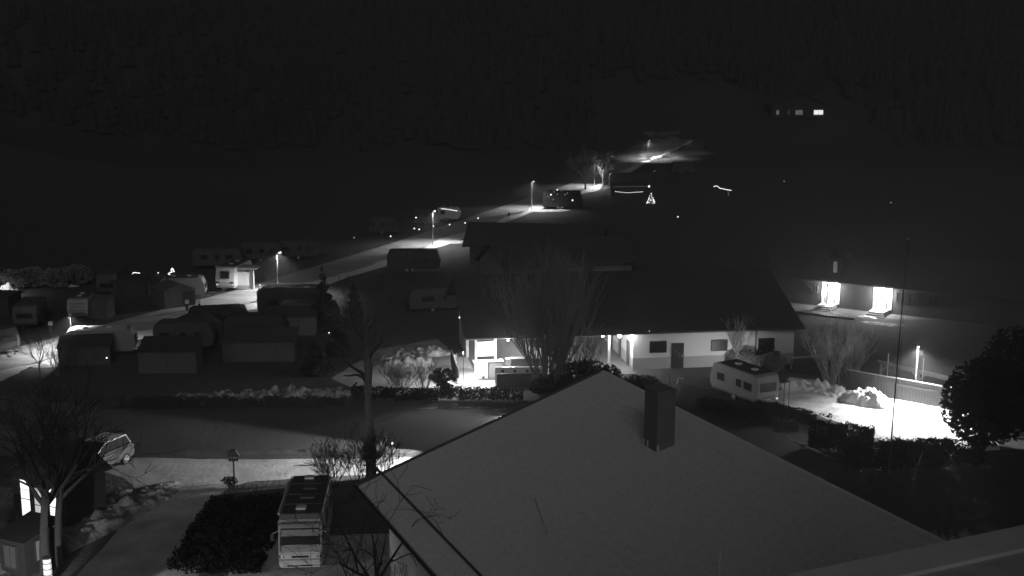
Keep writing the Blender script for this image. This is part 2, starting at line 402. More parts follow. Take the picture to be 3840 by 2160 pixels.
for (x, y), l, w in list(zip(LAMPS, wl, pw))[:5]:
    street_lamp(x, y, 5.0, R(60), w * 1.7, l, glow='lamp', tilt=R(14) if x < 30 else R(-6))
street_lamp(-41.1, 109.2, 3.5, R(120), 3500, wl[5], glow='dimbulb', arm=.15)
street_lamp(P(3428, 1508).x, P(3428, 1508).y - .05, 4.55, R(-105), 12000, 'street lamp in front of the board fence and carport on the right', arm=.25, group=None, cone=140, tilt=R(-34), blend=.9)
point((P(3428, 1508).x - .02, P(3428, 1508).y - .35, 4.5), 420, .1, None).name = 'lamp_light'
street_lamp(-23.9, 50.2, 3.0, R(80), 3600, 'low street lamp on the drive below the near motorhome', group=None, cone=165, tilt=R(-30))
gp = thing('shadow_pillar', (-23.1, 53.4, 0), R(5), 'added unseen pillar below the frame that shadows the drive', 'pillar')
B().box((0, 0, 1.2), (1.1, .6, 2.4)).out('pillar', 'brick', gp); B().box((0, 0, 2.45), (1.25, .75, .1)).out('cap_stone', 'grey', gp)  # added out of view to cast the dark wedge over the drive
# lamp on the gable wall of the near house
bl_p = P(1880, 1738)
bol = thing('post_lamp', bl_p, R(178), 'post lamp hidden behind the verge of the frosted roof, shining along the lower road', 'lamp')
B().tube([(0, 0, 0), (0, 0, 3.2)], .07, 10).out('post', 'dmetal', bol); B().cyl((0, 0, 3.42), .16, .08, r2=.05).out('hood', 'dmetal', bol); B().cyl((0, 0, 3.3), .06, .12).out('lens', 'lamp', bol)
spot((.12, 0, 3.3), 30000, 46, .35, (0, R(-77), R(-1)), .06, bol)
a_, b_ = P(520, 1712), P(1760, 1706)
heap('grass_verge', (a_.x + b_.x) / 2, (a_.y + b_.y) / 2 + .5, (b_ - a_).length / 2, .55, .42, 'field', math.atan2(b_.y - a_.y, b_.x - a_.x), seed=91, n=60, rough=.15, label='long low dark verge along the far side of the lower road', cat='verge')

# ------------------------------------------------------------------ vehicles
def wheel(parent, c, r=.33, w=.2, axis='y'):
    o = B().cyl((0, 0, 0), r, w, axis, 20).out('wheel', 'black', parent); o.location = c
    B().cyl((0, 0, 0), r * .6, w + .02, axis, 12).out('rim', 'metal', o); return o
def winpane(parent, c, d, m='glass', frame='dark', mull=0):
    """window on a vehicle or wall: d = (x,y,z) outer size; the thin axis is its depth"""
    th = min(range(3), key=lambda k: d[k]); ax = [k for k in range(3) if k != th]
    f = B(); fw = .05
    for a in ax:
        b_ = [k for k in ax if k != a][0]
        for s in (-1, 1):
            cc = list(c); dd = list(d); cc[a] += s * (d[a] / 2 - fw / 2); dd[a] = fw
            dd[b_] = d[b_] - (0 if a == ax[0] else 2 * fw)
            f.box(cc, dd)
    if mull:
        a = ax[0] if mull == 1 else ax[1]
        dd = list(d); dd[a] = fw * .8; b_ = [k for k in ax if k != a][0]; dd[b_] = d[b_] - 2 * fw; dd[th] = d[th] * .9
        f.box(c, dd)
    o = f.out('window', frame, parent)
    dd = list(d)
    for a in ax: dd[a] = d[a] - 2 * fw
    dd[th] = d[th] * .5
    bx('pane', m, o, c, dd); return o
def caravan(px, py, rz, label, L=5.6, W=2.3, H=2.55, body='white', win=((-1.7, .9), (0, .6), (1.5, .9)), endwin=(1, 1), name='caravan', cat='caravan', group='caravans on the pitches', lights=False, wm='glass', plate=False, z=None, at=None, door=True, rp=None):
    p = at if at is not None else P(px, py); z0 = hillh(p.x, p.y) if z is None else z
    t_ = thing(name, (p.x, p.y, z0), rz, label, cat, group)
    g = .42; a = L / 2
    prof = [(-a + .12, g), (a - .35, g), (a - .05, g + .35), (a, g + .8), (a - .12, g + 1.35), (a - .42, H - .1), (a - .8, H), (-a + .5, H), (-a + .16, H - .14), (-a + .02, H - .55), (-a, g + .5)]
    B().prism(prof, -W / 2, W / 2, .06).out('body', body, t_)
    B().prism([(-a + .5, H + .004), (a - .8, H + .004), (a - .85, H + .05), (-a + .55, H + .05)], -W / 2 + .12, W / 2 - .12, .02).out('roof_panel', rp or ('dim' if body in ('white', 'cream') else body), t_)
    for s in (-1, 1):
        for x, w in win:
            winpane(t_, (x, s * (W / 2 + .012), g + 1.15), (w, .05, .62), wm)
        wheel(t_, (-.15, s * (W / 2 - .12), .33)); wheel(t_, (-.15 - .72, s * (W / 2 - .12), .33)) if L > 6.5 else None
        B().box((0, s * (W / 2 + .01), g + .12), (L * .8, .02, .06)).out('trim', 'dark', t_)
    if door: 
        dr = bx('door', body, t_, (a - 1.0 if L > 5 else .9, -(W / 2 + .012), g + .9), (.62, .03, 1.6)); bx('handle', 'dark', dr, (a - .75 if L > 5 else 1.1, -(W / 2 + .035), g + .9), (.05, .03, .12))
    if endwin[0]: winpane(t_, (-a - .005, 0, g + 1.2), (.06, W * .68, .7), wm)
    if endwin[1]: winpane(t_, (a - .03, 0, g + 1.05), (.12, W * .68, .55), wm)
    for x in (-L * .22, L * .12):
        bx('roof_hatch', 'white' if body in ('white', 'cream') else body, t_, (x, 0, H + .11), (.45, .45, .1), bevel=.02)
    for s in (-1, 1):
        bx('tail_light', 'reflector' if lights else 'dim', t_, (-a - .01, s * (W / 2 - .22), g + .18), (.05, .16, .12))
    bx('bumper', body, t_, (-a - .02, 0, g + .02), (.12, W * .96, .14), bevel=.02)
    if plate: bx('number_plate', 'white', t_, (-a - .09, 0, g + .22), (.02, .52, .12))
    B().tube([(a - .3, -.5, .42), (a + .9, 0, .45)], .04, 6).tube([(a - .3, .5, .42), (a + .9, 0, .45)], .04, 6).box((a + .95, 0, .5), (.25, .1, .12)).out('drawbar', 'dmetal', t_)
    B().cyl((a + .6, 0, .25), .09, .1, 'y', 10).tube([(a + .6, 0, .3), (a + .6, 0, .75)], .025, 6).out('jockey_wheel', 'dmetal', t_)
    return t_
def awning(px, py, rz, label, L=4.0, D=2.5, H=2.3, H2=2.0, m='fabric', roof='fabric', panels=3, name='awning', cat='awning', group='awnings and huts beside the caravans', at=None, wall=None, gable=False):
    """tent room or hut: length L along x, depth D towards -y, roof falls from H to H2"""
    p = at if at is not None else P(px, py)
    t_ = thing(name, (p.x, p.y, hillh(p.x, p.y)), rz, label, cat, group)
    o = .12
    if gable:
        B().prism([(-L / 2 - o, H2), (0, H), (L / 2 + o, H2), (L / 2 + o, H2 - .06), (0, H - .07), (-L / 2 - o, H2 - .06)], -D - o, o).out('roof', roof, t_)
        for y in (-D, -.03):
            B().prism([(-L / 2, 0), (L / 2, 0), (L / 2, H2 - .07), (0, H - .1), (-L / 2, H2 - .07)], y, y + .04).out('gable_panel', m, t_)
        for s in (-1, 1): bx('side_panel', m, t_, (s * L / 2, -D / 2, (H2 - .1) / 2), (.04, D, H2 - .1))
    else:
        B().prism([(o, H), (o, H - .06), (-D - o, H2 - .06), (-D - o, H2)], -L / 2 - o, L / 2 + o, axis='x').out('roof', roof, t_)
        w = L / panels
        for k in range(panels):
            bx('wall_panel', m, t_, (-L / 2 + w * (k + .5), -D, (H2 - .08) / 2), (w - .06, .05, H2 - .1))
        for s in (-1, 1):
            B().prism([(0, 0), (-D + .03, 0), (-D + .03, H2 - .08), (0, H - .08)], s * L / 2 - .025, s * L / 2 + .025, axis='x').out('side_panel', m, t_)
        for k in range(panels + 1):
            B().tube([(-L / 2 + w * k, -D - .01, 0), (-L / 2 + w * k, -D - .01, H2 - .08)], .035, 6).out('pole', 'dmetal', t_)
    return t_

def motorhome():
    """the big one in front, nose towards the camera; local +x is the nose"""
    fr = P(1128, 2150); bk = P(1183, 1925)
    ax = (fr - bk); ax.z = 0; ax.normalize(); rz = math.atan2(ax.y, ax.x)
    L, W, H = 7.2, 2.3, 2.95
    c = fr - ax * (L / 2)
    t_ = thing('motorhome', (c.x, c.y, 0), rz, 'large white integrated motorhome facing the camera beside the frosted roof', 'motorhome')
    a = L / 2
    prof = [(-a, .35), (-a, H - .12), (-a + .12, H), (a - 1.0, H), (a - .55, H - .12), (a - .42, H - .45), (a - .2, 1.48), (a - .02, 1.1), (a, .55), (a - .06, .32), (a - 1, .3)]
    B().prism(prof, -W / 2, W / 2, .09).out('body', 'cream', t_)
    B().prism([(-a + .15, H + .005), (a - 1.05, H + .005), (a - 1.1, H + .04), (-a + .2, H + .04)], -W / 2 + .1, W / 2 - .1, .01).out('roof_panel', 'dark', t_)
    for x in (-2.0, -.3, 1.2): bx('roof_seam', 'dim', t_, (x, 0, H + .055), (.04, W - .25, .03))
    for x, m_ in ((-2.9, 'white'), (-1.2, 'dim'), (.25, 'dim'), (1.9, 'white')):
        h_ = bx('roof_hatch', m_, t_, (x, -.05 if m_ == 'white' else .15, H + .12), (.55, .55 if m_ == 'white' else .8, .12), bevel=.03)
    # windscreen in two pieces with blind
    sx = math.atan2(.22, (H - .45) - 1.48)
    ws = B(); ws.slab([(a - .44 + .06, -W * .44, H - .55), (a - .44 + .06, W * .44, H - .55), (a - .17, W * .46, 1.58), (a - .17, -W * .46, 1.58)], .03); w = ws.out('windscreen', 'glass', t_)
    B().slab([(a - .35, -W * .43, H - .62), (a - .35, W * .43, H - .62), (a - .25, W * .44, 2.02), (a - .25, -W * .44, 2.02)], .012).out('sun_blind', mat('blind', .3, .8), w)
    for y in (-.75, -.1): 
        B().tube([(a - .12, y + .35, 1.56), (a - .17, y + .1, 1.75), (a - .2, y - .15, 1.98)], .01, 5).out('wiper', 'dmetal', w)
    B().box((a - .3, 0, H - .33), (.5, W * .93, .22), bevel=.06).out('front_cap', 'cream', t_)
    B().prism([(a - .25, 1.46), (a - .02, 1.12), (a + .05, 1.1), (a + .06, .86), (a - .2, .86)], -W * .47, W * .47, .05).out('bonnet', 'white', t_)
    bx('grille', 'black', t_, (a + .03, 0, .98), (.1, .95, .14), bevel=.03)
    for k in range(3): bx('grille_bar', 'dmetal', t_, (a + .085, 0, .93 + .05 * k), (.02, .9, .012))
    for s in (-1, 1):
        hl = bx('headlight', 'glass', t_, (a - .02, s * (W / 2 - .28), .98), (.14, .48, .17), bevel=.04)
        B().ball((a + .05, s * (W / 2 - .25), .98), .065, 2).out('reflector_bowl', 'chrome', hl)
        bx('indicator', 'white', t_, (a - .05, s * (W / 2 - .1), 1.18), (.1, .1, .07))
        wheel(t_, (a - 1.15, s * (W / 2 - .14), .36), .36, .22); wheel(t_, (-a + 1.9, s * (W / 2 - .14), .36), .36, .22)
        arm = B().tube([(a - .45, s * W / 2, 2.25), (a - .2, s * (W / 2 + .28), 2.2)], .03, 6).out('mirror', 'white', t_)
        bx('mirror_housing', 'dark', arm, (a - .18, s * (W / 2 + .3), 2.0), (.12, .2, .42), bevel=.03)
        B().tube([(a - .5, s * (W / 2 + .01), H - .15), (a - .3, s * (W / 2 + .01), 1.5)], .03, 6).out('corner_trim', 'chrome', t_)
        B().tube([(-a + .1, s * (W / 2 - .02), H + .01), (a - 1.1, s * (W / 2 - .02), H + .01)], .028, 6).out('roof_rail', 'metal', t_)
        for x in (-2.2, 0.2): winpane(t_, (x, s * (W / 2 + .01), 1.9), (1.1, .05, .6))
        winpane(t_, (a - .95, s * (W / 2 + .01), 1.95), (.75, .05, .6))
    bx('bumper', 'white', t_, (a + .0, 0, .55), (.22, W * .95, .38), bevel=.07)
    bx('lower_grille', 'black', t_, (a + .112, 0, .48), (.02, 1.35, .06)); bx('number_plate', 'white', t_, (a + .125, 0, .66), (.02, .52, .12))
    B().tube([(-a + .8, -(W / 2 + .08), H - .12), (a - 1.4, -(W / 2 + .08), H - .12)], .08, 8).out('awning_case', 'cream', t_)
    return t_
motorhome()

# caravan on the right beside the snow lane
bike = caravan(0, 0, 0, 'white caravan with dark windows and a rear carrier parked below the white club house', L=6.0, W=2.3, H=2.6, body='cream', rp='dmetal', win=((-1.9, .95), (-.75, .6), (1.55, .85)),
               lights=True, plate=True, at=Vector(((P(2700, 1490).x + P(2925, 1520).x) / 2, 0, 0)), group=None)
rear = P(2878, 1527); axd = Vector((-.47, .88, 0)).normalized()
bike.location = rear + axd * 3.0; bike.rotation_euler = (0, 0, math.atan2(axd.y, axd.x))
# open cycle carrier frame at its right corner
cf = thing('cycle_carrier', P(2948, 1524), math.atan2(axd.y, axd.x), 'dark open tube frame standing at the right corner of the white caravan', 'carrier')
for y in (-.25, .25):
    B().tube([(0, y, 0), (0, y, 1.95)], .03, 6).out('upright', 'dmetal', cf); B().tube([(1.3, y, 0), (1.3, y, 1.95)], .03, 6).out('upright', 'dmetal', cf)
    B().tube([(0, y, 1.95), (1.3, y, 1.95)], .03, 6).out('rail', 'dmetal', cf)
B().tube([(0, -.25, .1), (1.3, -.25, 1.9)], .03, 6).out('brace', 'metal', cf); B().tube([(0, .25, 1.0), (.7, .25, 1.9)], .02, 6).out('brace', 'metal', cf)
bx('top_panel', 'dfabric', cf, (.65, 0, 1.99), (1.4, .6, .05))

# --- left pitches
t_ = caravan(848, 1094, R(-97), 'white motorhome front lit by the street lamp beside the pale garage panel', L=6.4, H=2.85, W=2.3, name='motorhome', cat='motorhome', group=None, win=((-1.5, .9), (.6, .9)), endwin=(0, 0), door=False)
t_.location = P(849, 1094) + Vector((.25, 3.2, 0))
winpane(t_, (3.2 - .2, 0, 2.0), (.5, 1.1, .85), frame='dim', mull=2)
for s in (-1, 1):
    bx('headlight', 'glass', t_, (3.19, s * .85, 1.12), (.08, .42, .16), bevel=.03); bx('fog_lamp', 'reflector', t_, (3.17, s * .95, .82), (.1, .14, .14))
bx('front_bumper', 'cream', t_, (3.1, 0, .62), (.3, 2.2, .3), bevel=.05)
gar = thing('carport_tent', P(915, 1088), R(-4), 'pale flat roofed awning with a square white panel beside the lit motorhome', 'awning')
bx('back_panel', 'white', gar, (0, .1, 1.2), (1.6, .05, 1.9)); bx('lower_panel', 'cream', gar, (0, .05, .35), (1.6, .05, .42))
for x in (-.95, .95): bx('post', 'dim', gar, (x, 0, 1.15), (.2, .12, 2.3))
bx('lintel', 'dim', gar, (0, 0, 2.35), (2.1, .12, .14)); bx('side_strip', 'white', gar, (1.22, .05, 1.2), (.16, .05, 2.3))
B().prism([(-2.3, 2.75), (.1, 2.72), (1.55, 2.55), (1.55, 2.5), (.1, 2.66), (-2.3, 2.69)], -.2, 2.2).out('roof', 'cream', gar)
B().prism([(-1.1, 2.42), (1.3, 2.42), (1.3, 2.52), (-.2, 2.7), (-1.1, 2.66)], .02, .07).out('fascia', 'cream', gar)

t_ = caravan(0, 0, R(-82), 'small boxy white caravan with ribbed end beside a grey tent', L=4.2, W=2.1, H=2.3, body='cream', at=P(293, 1204) + Vector((-.3, 2.1, 0)), endwin=(0, 0), win=((0, .8),), group=None)
for k in range(4): bx('end_rib', 'dim', t_, (2.1 + .02, 0, .85 + .33 * k), (.08, 1.5, .07))
awning(0, 0, R(-6), 'low grey tent wall right of the boxy white caravan', L=2.5, D=2.2, H=2.2, H2=1.95, m='dim', panels=1, at=P(366, 1196) + Vector((0, 2, 0)), group=None)
hut = awning(0, 0, R(38), 'pale gabled awning with a dark open front beside the street bend', L=3.6, D=3.4, H=2.7, H2=2.0, m='fabric', roof='fabric', gable=True, at=P(600, 1152) + Vector((0.2, 2.6, 0)), group=None)
caravan(0, 0, R(8), 'pale caravan behind the gabled awning at the street bend', L=5.0, body='cream', at=P(650, 1140) + Vector((.4, 3.2, 0)), win=((-1.5, .8), (.5, 1.2)))
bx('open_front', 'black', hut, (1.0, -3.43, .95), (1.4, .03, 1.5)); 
caravan(0, 0, R(-85), 'dim motorhome front with two small marker lamps far left', name='motorhome', cat='motorhome', group=None, L=6, H=2.7, body='dim', at=P(407, 1118) + Vector((-.4, 3, 0)), endwin=(0, 1), win=((0, .8),))
for s, px in enumerate((383, 430)):
    pm = P(px, 1112); tt = thing('marker_dot', (pm.x, pm.y, 0), 0, ('left' if s == 0 else 'right') + ' one of two glowing reflectors below the dim motorhome far left', 'marker lamp')
    B().tube([(0, 0, 0), (0, 0, .35)], .02, 6).out('post', 'dmetal', tt); B().ball((0, 0, .38), .06).out('lens', 'reflector', tt)  # reflector glint made as a glowing ball on a post
caravan(0, 0, R(-80), 'dim caravan with a wide dark end window near the left edge', L=5.5, H=2.5, body='dim', at=P(98, 1240) + Vector((-.6, 2.8, 0)), endwin=(0, 1), group=None)
awning(0, 0, R(-8), 'dark flat awning behind the caravan near the left edge', L=4, D=2.6, H=2.3, H2=2.1, m='dfabric', roof='dfabric', at=P(60, 1180) + Vector((-2, 2, 0)))
caravan(0, 0, R(-30), 'dark caravan cut by the left edge below the street', L=5, body='dim', at=P(10, 1335) + Vector((-1.5, 1.5, 0)), win=((-1, 1.0), (1, .8)))
awning(0, 0, R(5), 'dark tent with a light side strip behind the boxy caravan', L=4, D=2.4, H=2.3, H2=2.0, m='dfabric', roof='dfabric', at=P(470, 1120) + Vector((0, 3, 0)))
# curved caravan at the left lit by a lamp
cvx = caravan(0, 0, R(12), 'round nosed caravan with a bright lit roof at the left of the street', L=6.2, W=2.3, H=2.5, body='cream', rp='white', at=P(352, 1352) + Vector((0, 2.4, 0)), win=((-1.6, 1.0), (.6, .9)), group=None, endwin=(1, 1))
awning(0, 0, R(12), 'grey tent room attached in front of the round nosed caravan', L=4.4, D=2.3, H=2.35, H2=1.75, m='dim', roof='dfabric', panels=3, at=P(310, 1372) + Vector((-.3, 2.35, 0)))
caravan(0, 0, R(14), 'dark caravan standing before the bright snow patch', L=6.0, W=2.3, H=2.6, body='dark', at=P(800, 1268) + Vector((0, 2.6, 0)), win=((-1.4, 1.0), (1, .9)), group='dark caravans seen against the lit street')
awning(0, 0, R(12), 'dark pitched awning left of the dark caravan', L=4.4, D=3.6, H=2.9, H2=2.0, m='dfabric', roof='dark', gable=True, at=P(735, 1300) + Vector((-.5, 4.0, 0)))
b_ = caravan(0, 0, R(4), 'big dark motorhome with a pale left end beside the bright snow patch', name='motorhome', cat='motorhome', L=7.2, W=2.4, H=3.0, body='dark', at=P(1085, 1200) + Vector((0, 2.6, 0)), win=((-2, 1.2), (.6, 1.0)), group=None, endwin=(0, 1))
bx('end_panel', 'cream', b_, (-3.66, 0, 1.7), (.06, 2.2, 2.2)); bx('roof_snow', 'dirty', b_, (-.2, .2, 3.12), (5.6, 1.8, .12), bevel=.05)
caravan(0, 0, R(6), 'caravan with curved pale front right behind the panelled awning', L=6.0, W=2.3, H=2.6, body='dim', at=P(1110, 1245) + Vector((1.0, 2.6, 0)), win=((-2, 1.2), (.6, 1.0)))
awning(0, 0, R(5), 'awning with pale upright panels below the big dark motorhome', L=5.2, D=2.4, H=2.5, H2=1.9, m='fabric', roof='dfabric', panels=3, at=P(1100, 1258) + Vector((-.5, 2.3, 0)))
caravan(0, 0, R(4), 'caravan hidden behind the pale walled hut', L=5.6, W=2.3, H=2.7, body='dim', at=P(640, 1340) + Vector((.6, 3.2, 0)))
awning(0, 0, R(3), 'dark roofed hut with pale front wall above the hedge', L=5.0, D=2.8, H=2.7, H2=1.95, m='fabric', roof='dark', panels=2, at=P(615, 1400) + Vector((.2, 2.8, 0)))
awning(0, 0, R(3), 'long low hut with pale wall and dark roof above the snow clumps', L=6.4, D=2.8, H=2.6, H2=1.85, m='dim', roof='dfabric', panels=4, at=P(965, 1358) + Vector((0, 2.8, 0)))
caravan(0, 0, R(6), 'dark caravan roof behind the long low hut', L=6, H=2.7, body='dfabric', at=P(930, 1320) + Vector((0, 4.2, 0)))
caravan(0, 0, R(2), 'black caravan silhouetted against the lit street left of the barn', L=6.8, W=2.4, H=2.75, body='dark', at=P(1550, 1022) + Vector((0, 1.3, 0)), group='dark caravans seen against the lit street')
caravan(0, 0, R(-4), 'faint white caravan with a light string along its roof', L=3.9, W=2.2, H=2.4, body='white', at=P(1682, 832) + Vector((0, 1.3, 0)), group=None, win=((-.9, .8),), endwin=(0, 0))
caravan(0, 0, R(8), 'faint grey caravan left of the light topped one', L=4.5, body='dim', at=P(1595, 845) + Vector((0, 1.3, 0)))
caravan(0, 0, R(-10), 'faint caravan far back above the dark left pitches', L=4.5, body='dim', at=P(1440, 880) + Vector((0, 1.3, 0)))
caravan(0, 0, R(5), 'faint caravan right of the upper left hedge line', L=5.5, body='dim', at=P(1120, 975) + Vector((0, 1.3, 0)))
caravan(0, 0, R(3), 'faint caravan with pale roof behind the lit motorhome', L=5.5, H=2.7, body='dim', at=P(980, 985) + Vector((0, 1.3, 0)))
caravan(0, 0, R(3), 'faint long awning caravan just above the lit motorhome', L=6.5, H=2.7, body='dim', at=P(800, 1020) + Vector((0, 3.3, 0)))
caravan(0, 0, R(12), 'faint pale caravan with dark window between conifer and club house', L=5.4, H=2.6, body='dim', at=P(1620, 1175) + Vector((0, 1.5, 0)), win=((-.7, 1.4), (1.3, .7)))
caravan(0, 0, R(2), 'pale caravan by the street bend under the farthest lamp', L=5.0, H=2.6, body='dim', at=P(2560, 650) + Vector((0, 1.3, 0)), group=None, win=((-1.3, .9), (1.0, .9)))
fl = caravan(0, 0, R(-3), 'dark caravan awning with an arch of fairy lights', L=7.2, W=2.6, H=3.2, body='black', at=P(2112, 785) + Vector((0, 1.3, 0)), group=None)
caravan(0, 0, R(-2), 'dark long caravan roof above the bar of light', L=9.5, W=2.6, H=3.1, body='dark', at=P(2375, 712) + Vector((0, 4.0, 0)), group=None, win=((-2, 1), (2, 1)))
awning(0, 0, R(-2), 'dark awning under the bar of light with a hanging light string', L=8.4, D=3.5, H=2.6, H2=2.3, m='dfabric', roof='dfabric', panels=4, at=P(2375, 740) + Vector((0, 4, 0)))
street_p = P(1908, 820)
lb = thing('litter_bin', street_p, 0, 'small dark litter bin on a post standing on the lit street', 'bin')
B().tube([(0, 0, 0), (0, 0, .9)], .04, 6).out('post', 'dmetal', lb); B().box((0, 0, .75), (.4, .35, .55), bevel=.08).out('bin_body', 'black', lb)

# parked car
def car(p, rz, label):
    t_ = thing('parked_car', p, rz, label, 'car')
    body = [(-2.1, .3), (-2.15, .85), (-1.95, 1.0), (1.1, 1.02), (2.0, .82), (2.15, .6), (2.1, .28)]
    B().prism(body, -.88, .88, .1).out('body', 'dim', t_)
    B().prism([(-1.95, 1.0), (-1.6, 1.5), (.1, 1.52), (.95, 1.01)], -.72, .72, .05).out('cabin', 'glass', t_)
    B().prism([(-1.6, 1.5), (.1, 1.52), (.05, 1.56), (-1.55, 1.55)], -.68, .68, .02).out('roof', 'white', t_)
    for s in (-1, 1):
        for x in (-1.3, 1.35): wheel(t_, (x, s * .8, .32), .32, .2)
        bx('headlight', 'chrome', t_, (2.05, s * .65, .72), (.16, .3, .14), bevel=.03); bx('mirror', 'white', t_, (.75, s * .98, 1.05), (.1, .18, .12), bevel=.02)
        B().tube([(.95, s * .7, 1.03), (.1, s * .68, 1.52), (-1.6, s * .68, 1.52), (-1.95, s * .7, 1.03)], .035, 5).out('window_frame', 'white', t_)
    bx('grille', 'black', t_, (2.14, 0, .6), (.05, .9, .14)); bx('number_plate', 'white', t_, (2.17, 0, .42), (.02, .5, .11))
    t_.scale = (1.18, 1.18, 1.3)
    return t_
car(P(330, 1790) + Vector((.2, 1.5, 0)), R(-112), 'pale car parked nose to camera beside the lower road at left')

# ------------------------------------------------------------------ club house
co = P(2372, 1386); CA = R(8)
club = thing('club_house', co, CA, 'long low white club house with dark roof, lit terrace and porch lamps', 'building')
EH = 3.55
def wallwin(parent, x, y, w, h, z, m='glass', frame='dark', mull=1, axis='y'):
    d = (w, .12, h) if axis == 'y' else (.12, w, h)
    return winpane(parent, (x, y, z), d, m, frame, mull)
bx('wall', 'plaster', club, (7.4, 9.0, 2.29), (14.8, 18.0, 2.5)); bx('wall_base', 'dado', club, (7.4, 9.0, .5), (14.84, 18.04, 1.08))
wallwin(club, 2.25, -.06, 1.55, 1.05, 2.0); wallwin(club, 7.85, -.06, 1.5, 1.0, 1.95); wallwin(club, 12.2, -.06, 1.5, 1.05, 1.95)
dr = bx('door', 'black', club, (4.05, -.05, 1.15), (1.1, .1, 2.25)); bx('handle', 'metal', dr, (4.45, -.13, 1.1), (.06, .06, .2))
bx('paper_notice', 'dim', dr, (3.85, -.11, 1.55), (.32, .02, .22)); bx('paper_notice', 'dim', dr, (4.2, -.11, 1.25), (.28, .02, .4))
bx('drainpipe', 'dmetal', club, (11.2, -.1, 1.8), (.09, .09, 3.5))
# inner long wall of the covered passage (faces left)
for y, w in ((1.6, .9), (9.5, 1.0)):
    dd = bx('door', 'dim', club, (-.06, y, 1.15), (.1, w, 2.2)); bx('handle', 'dark', dd, (-.13, y - w / 2 + .12, 1.1), (.06, .12, .06))
wallwin(club, -.06, 6.6, 1.6, 1.0, 2.2, frame='dim', axis='x'); wallwin(club, -.06, 12.5, 1.4, 1.0, 2.2, frame='dim', axis='x')
for y in (4.6, 8.0): bx('wall_post', 'dim', club, (-.12, y, 1.7), (.2, .3, 3.3))
# back wall of the terrace with windows
bx('terrace_wall', 'plaster', club, (-7.0, 13.0, 1.75), (13.9, .3, 3.5))
for x in (-12.3, -9.3, -6.2, -3.2):
    wallwin(club, x, 12.82, 1.6, 1.4, 1.9, m='glass', frame='white')
# left return wall, posts, beam
bx('end_wall', 'plaster', club, (-14.0, 9.6, 1.75), (.25, 6.6, 3.5))
bx('terrace_floor', 'dado2', club, (-7, 5.5, .04), (13.8, 14.6, .08))
for x in (-13.9, -12.2, -5.4, -2.1): bx('post', 'white', club, (x, .15, EH / 2), (.18, .18, EH))
bx('beam', 'white', club, (-7, .15, EH - .12), (14, .2, .22)); bx('ceiling', 'wood', club, (-7, 6.4, EH + .04), (14, 13, .06))
wallwin(club, -13.05, .15, 1.45, 1.3, 2.3, m='plaster', frame='white', mull=2)
# roof: two slopes, ridge parallel to the eave
RZ = 7.3; RY = 9.0; x0, x1 = -14.9, 15.4
B().slab([(x0, -.9, EH), (x1, -.9, EH), (x1, RY, RZ), (x0, RY, RZ)], .18).out('roof', 'droof', club)
B().slab([(x0, RY, RZ - .002), (x1, RY, RZ - .002), (x1, 19, EH), (x0, 19, EH)], .18).out('roof', 'droof', club)
B().slab([(x0 - .1, -.9, EH + .05), (x0 - .002, -.9, EH + .05), (x0 - .002, RY, RZ + .05), (x0 - .1, RY, RZ + .05)], .35).out('bargeboard', 'wood', club)
B().tube([(x0, -.98, EH - .05), (x1, -.98, EH - .05)], .08, 8).out('gutter', 'dmetal', club)
B().prism([(0, 0), (18, 0), (9, 3.5)], x0 + .9, x0 + 1.1, axis='x').out('gable', 'wood', club).location = (0, .0, EH)
B().prism([(0, 0), (18, 0), (9, 3.5)], x1 - 1.1, x1 - .9, axis='x').out('gable', 'wood', club).location = (0, .0, EH)
def eave_lamp(x, y, w, label, glow='porchl', r=.12):
    g = club.matrix_basis @ Vector((x, y, EH - (.4 if y < 3 else .25)))
    t_ = thing('porch_lamp', g, 0, label, 'lamp', 'lamps under the club house eave')
    B().ball((0, 0, 0), r, 2).out('globe', glow, t_, smooth=True); B().cyl((0, 0, r + .03), r * .5, .06).out('mount', 'dmetal', t_)
    point((0, 0, -r - .08), w, .1, t_)
eave_lamp(-1.25, -.15, 420, 'brightest globe lamp at the corner of the lit passage wall', r=.17)
eave_lamp(-.2, -.3, 12, 'small globe lamp at the front corner of the white wall', r=.11)
eave_lamp(-2.75, -.1, 220, 'globe lamp left of the passage, third from the wall corner', r=.1)
eave_lamp(-11.2, -.6, 1500, 'lamp under the eave over the terrace bar', r=.08)
eave_lamp(-7.5, 7.5, 700, 'lamp under the ceiling deep in the terrace', r=.08)
gl_ = club.matrix_basis @ Vector((1.2, -.96, EH + .1))
t_ = thing('marker_dot', gl_, 0, 'faint little lamp on the gutter above the white wall', 'marker lamp'); B().ball((0, 0, .03), .06).out('lens', 'dimbulb', t_)
for i, (px, py) in enumerate(((1723, 1190), (1731, 1199))):
    g = P(px, py, 4.4); t_ = thing('marker_dot', (g.x, g.y, 4.33), 0, ('upper' if i == 0 else 'lower') + ' of two little lamps on the verge of the dark roof', 'marker lamp'); B().ball((0, 0, .05), .07).out('lens', 'bulb', t_)
    B().tube([(0, 0, 0), (.5, .3, -.3)], .015, 5).out('bracket', 'dmetal', t_)

wp = P(2800, 1432)
t_ = thing('path_light', wp, 0, 'low path light hidden behind the caravan, shining on the white wall', 'lamp')
B().tube([(0, 0, 0), (0, 0, .55)], .05, 8).out('post', 'dmetal', t_); B().cyl((0, 0, .62), .07, .14).out('lens', 'lamp', t_); B().cyl((0, 0, .72), .11, .05).out('hood', 'dmetal', t_)
spot((0, .1, .62), 560, 120, .8, (R(88), 0, R(22)), .05, t_)
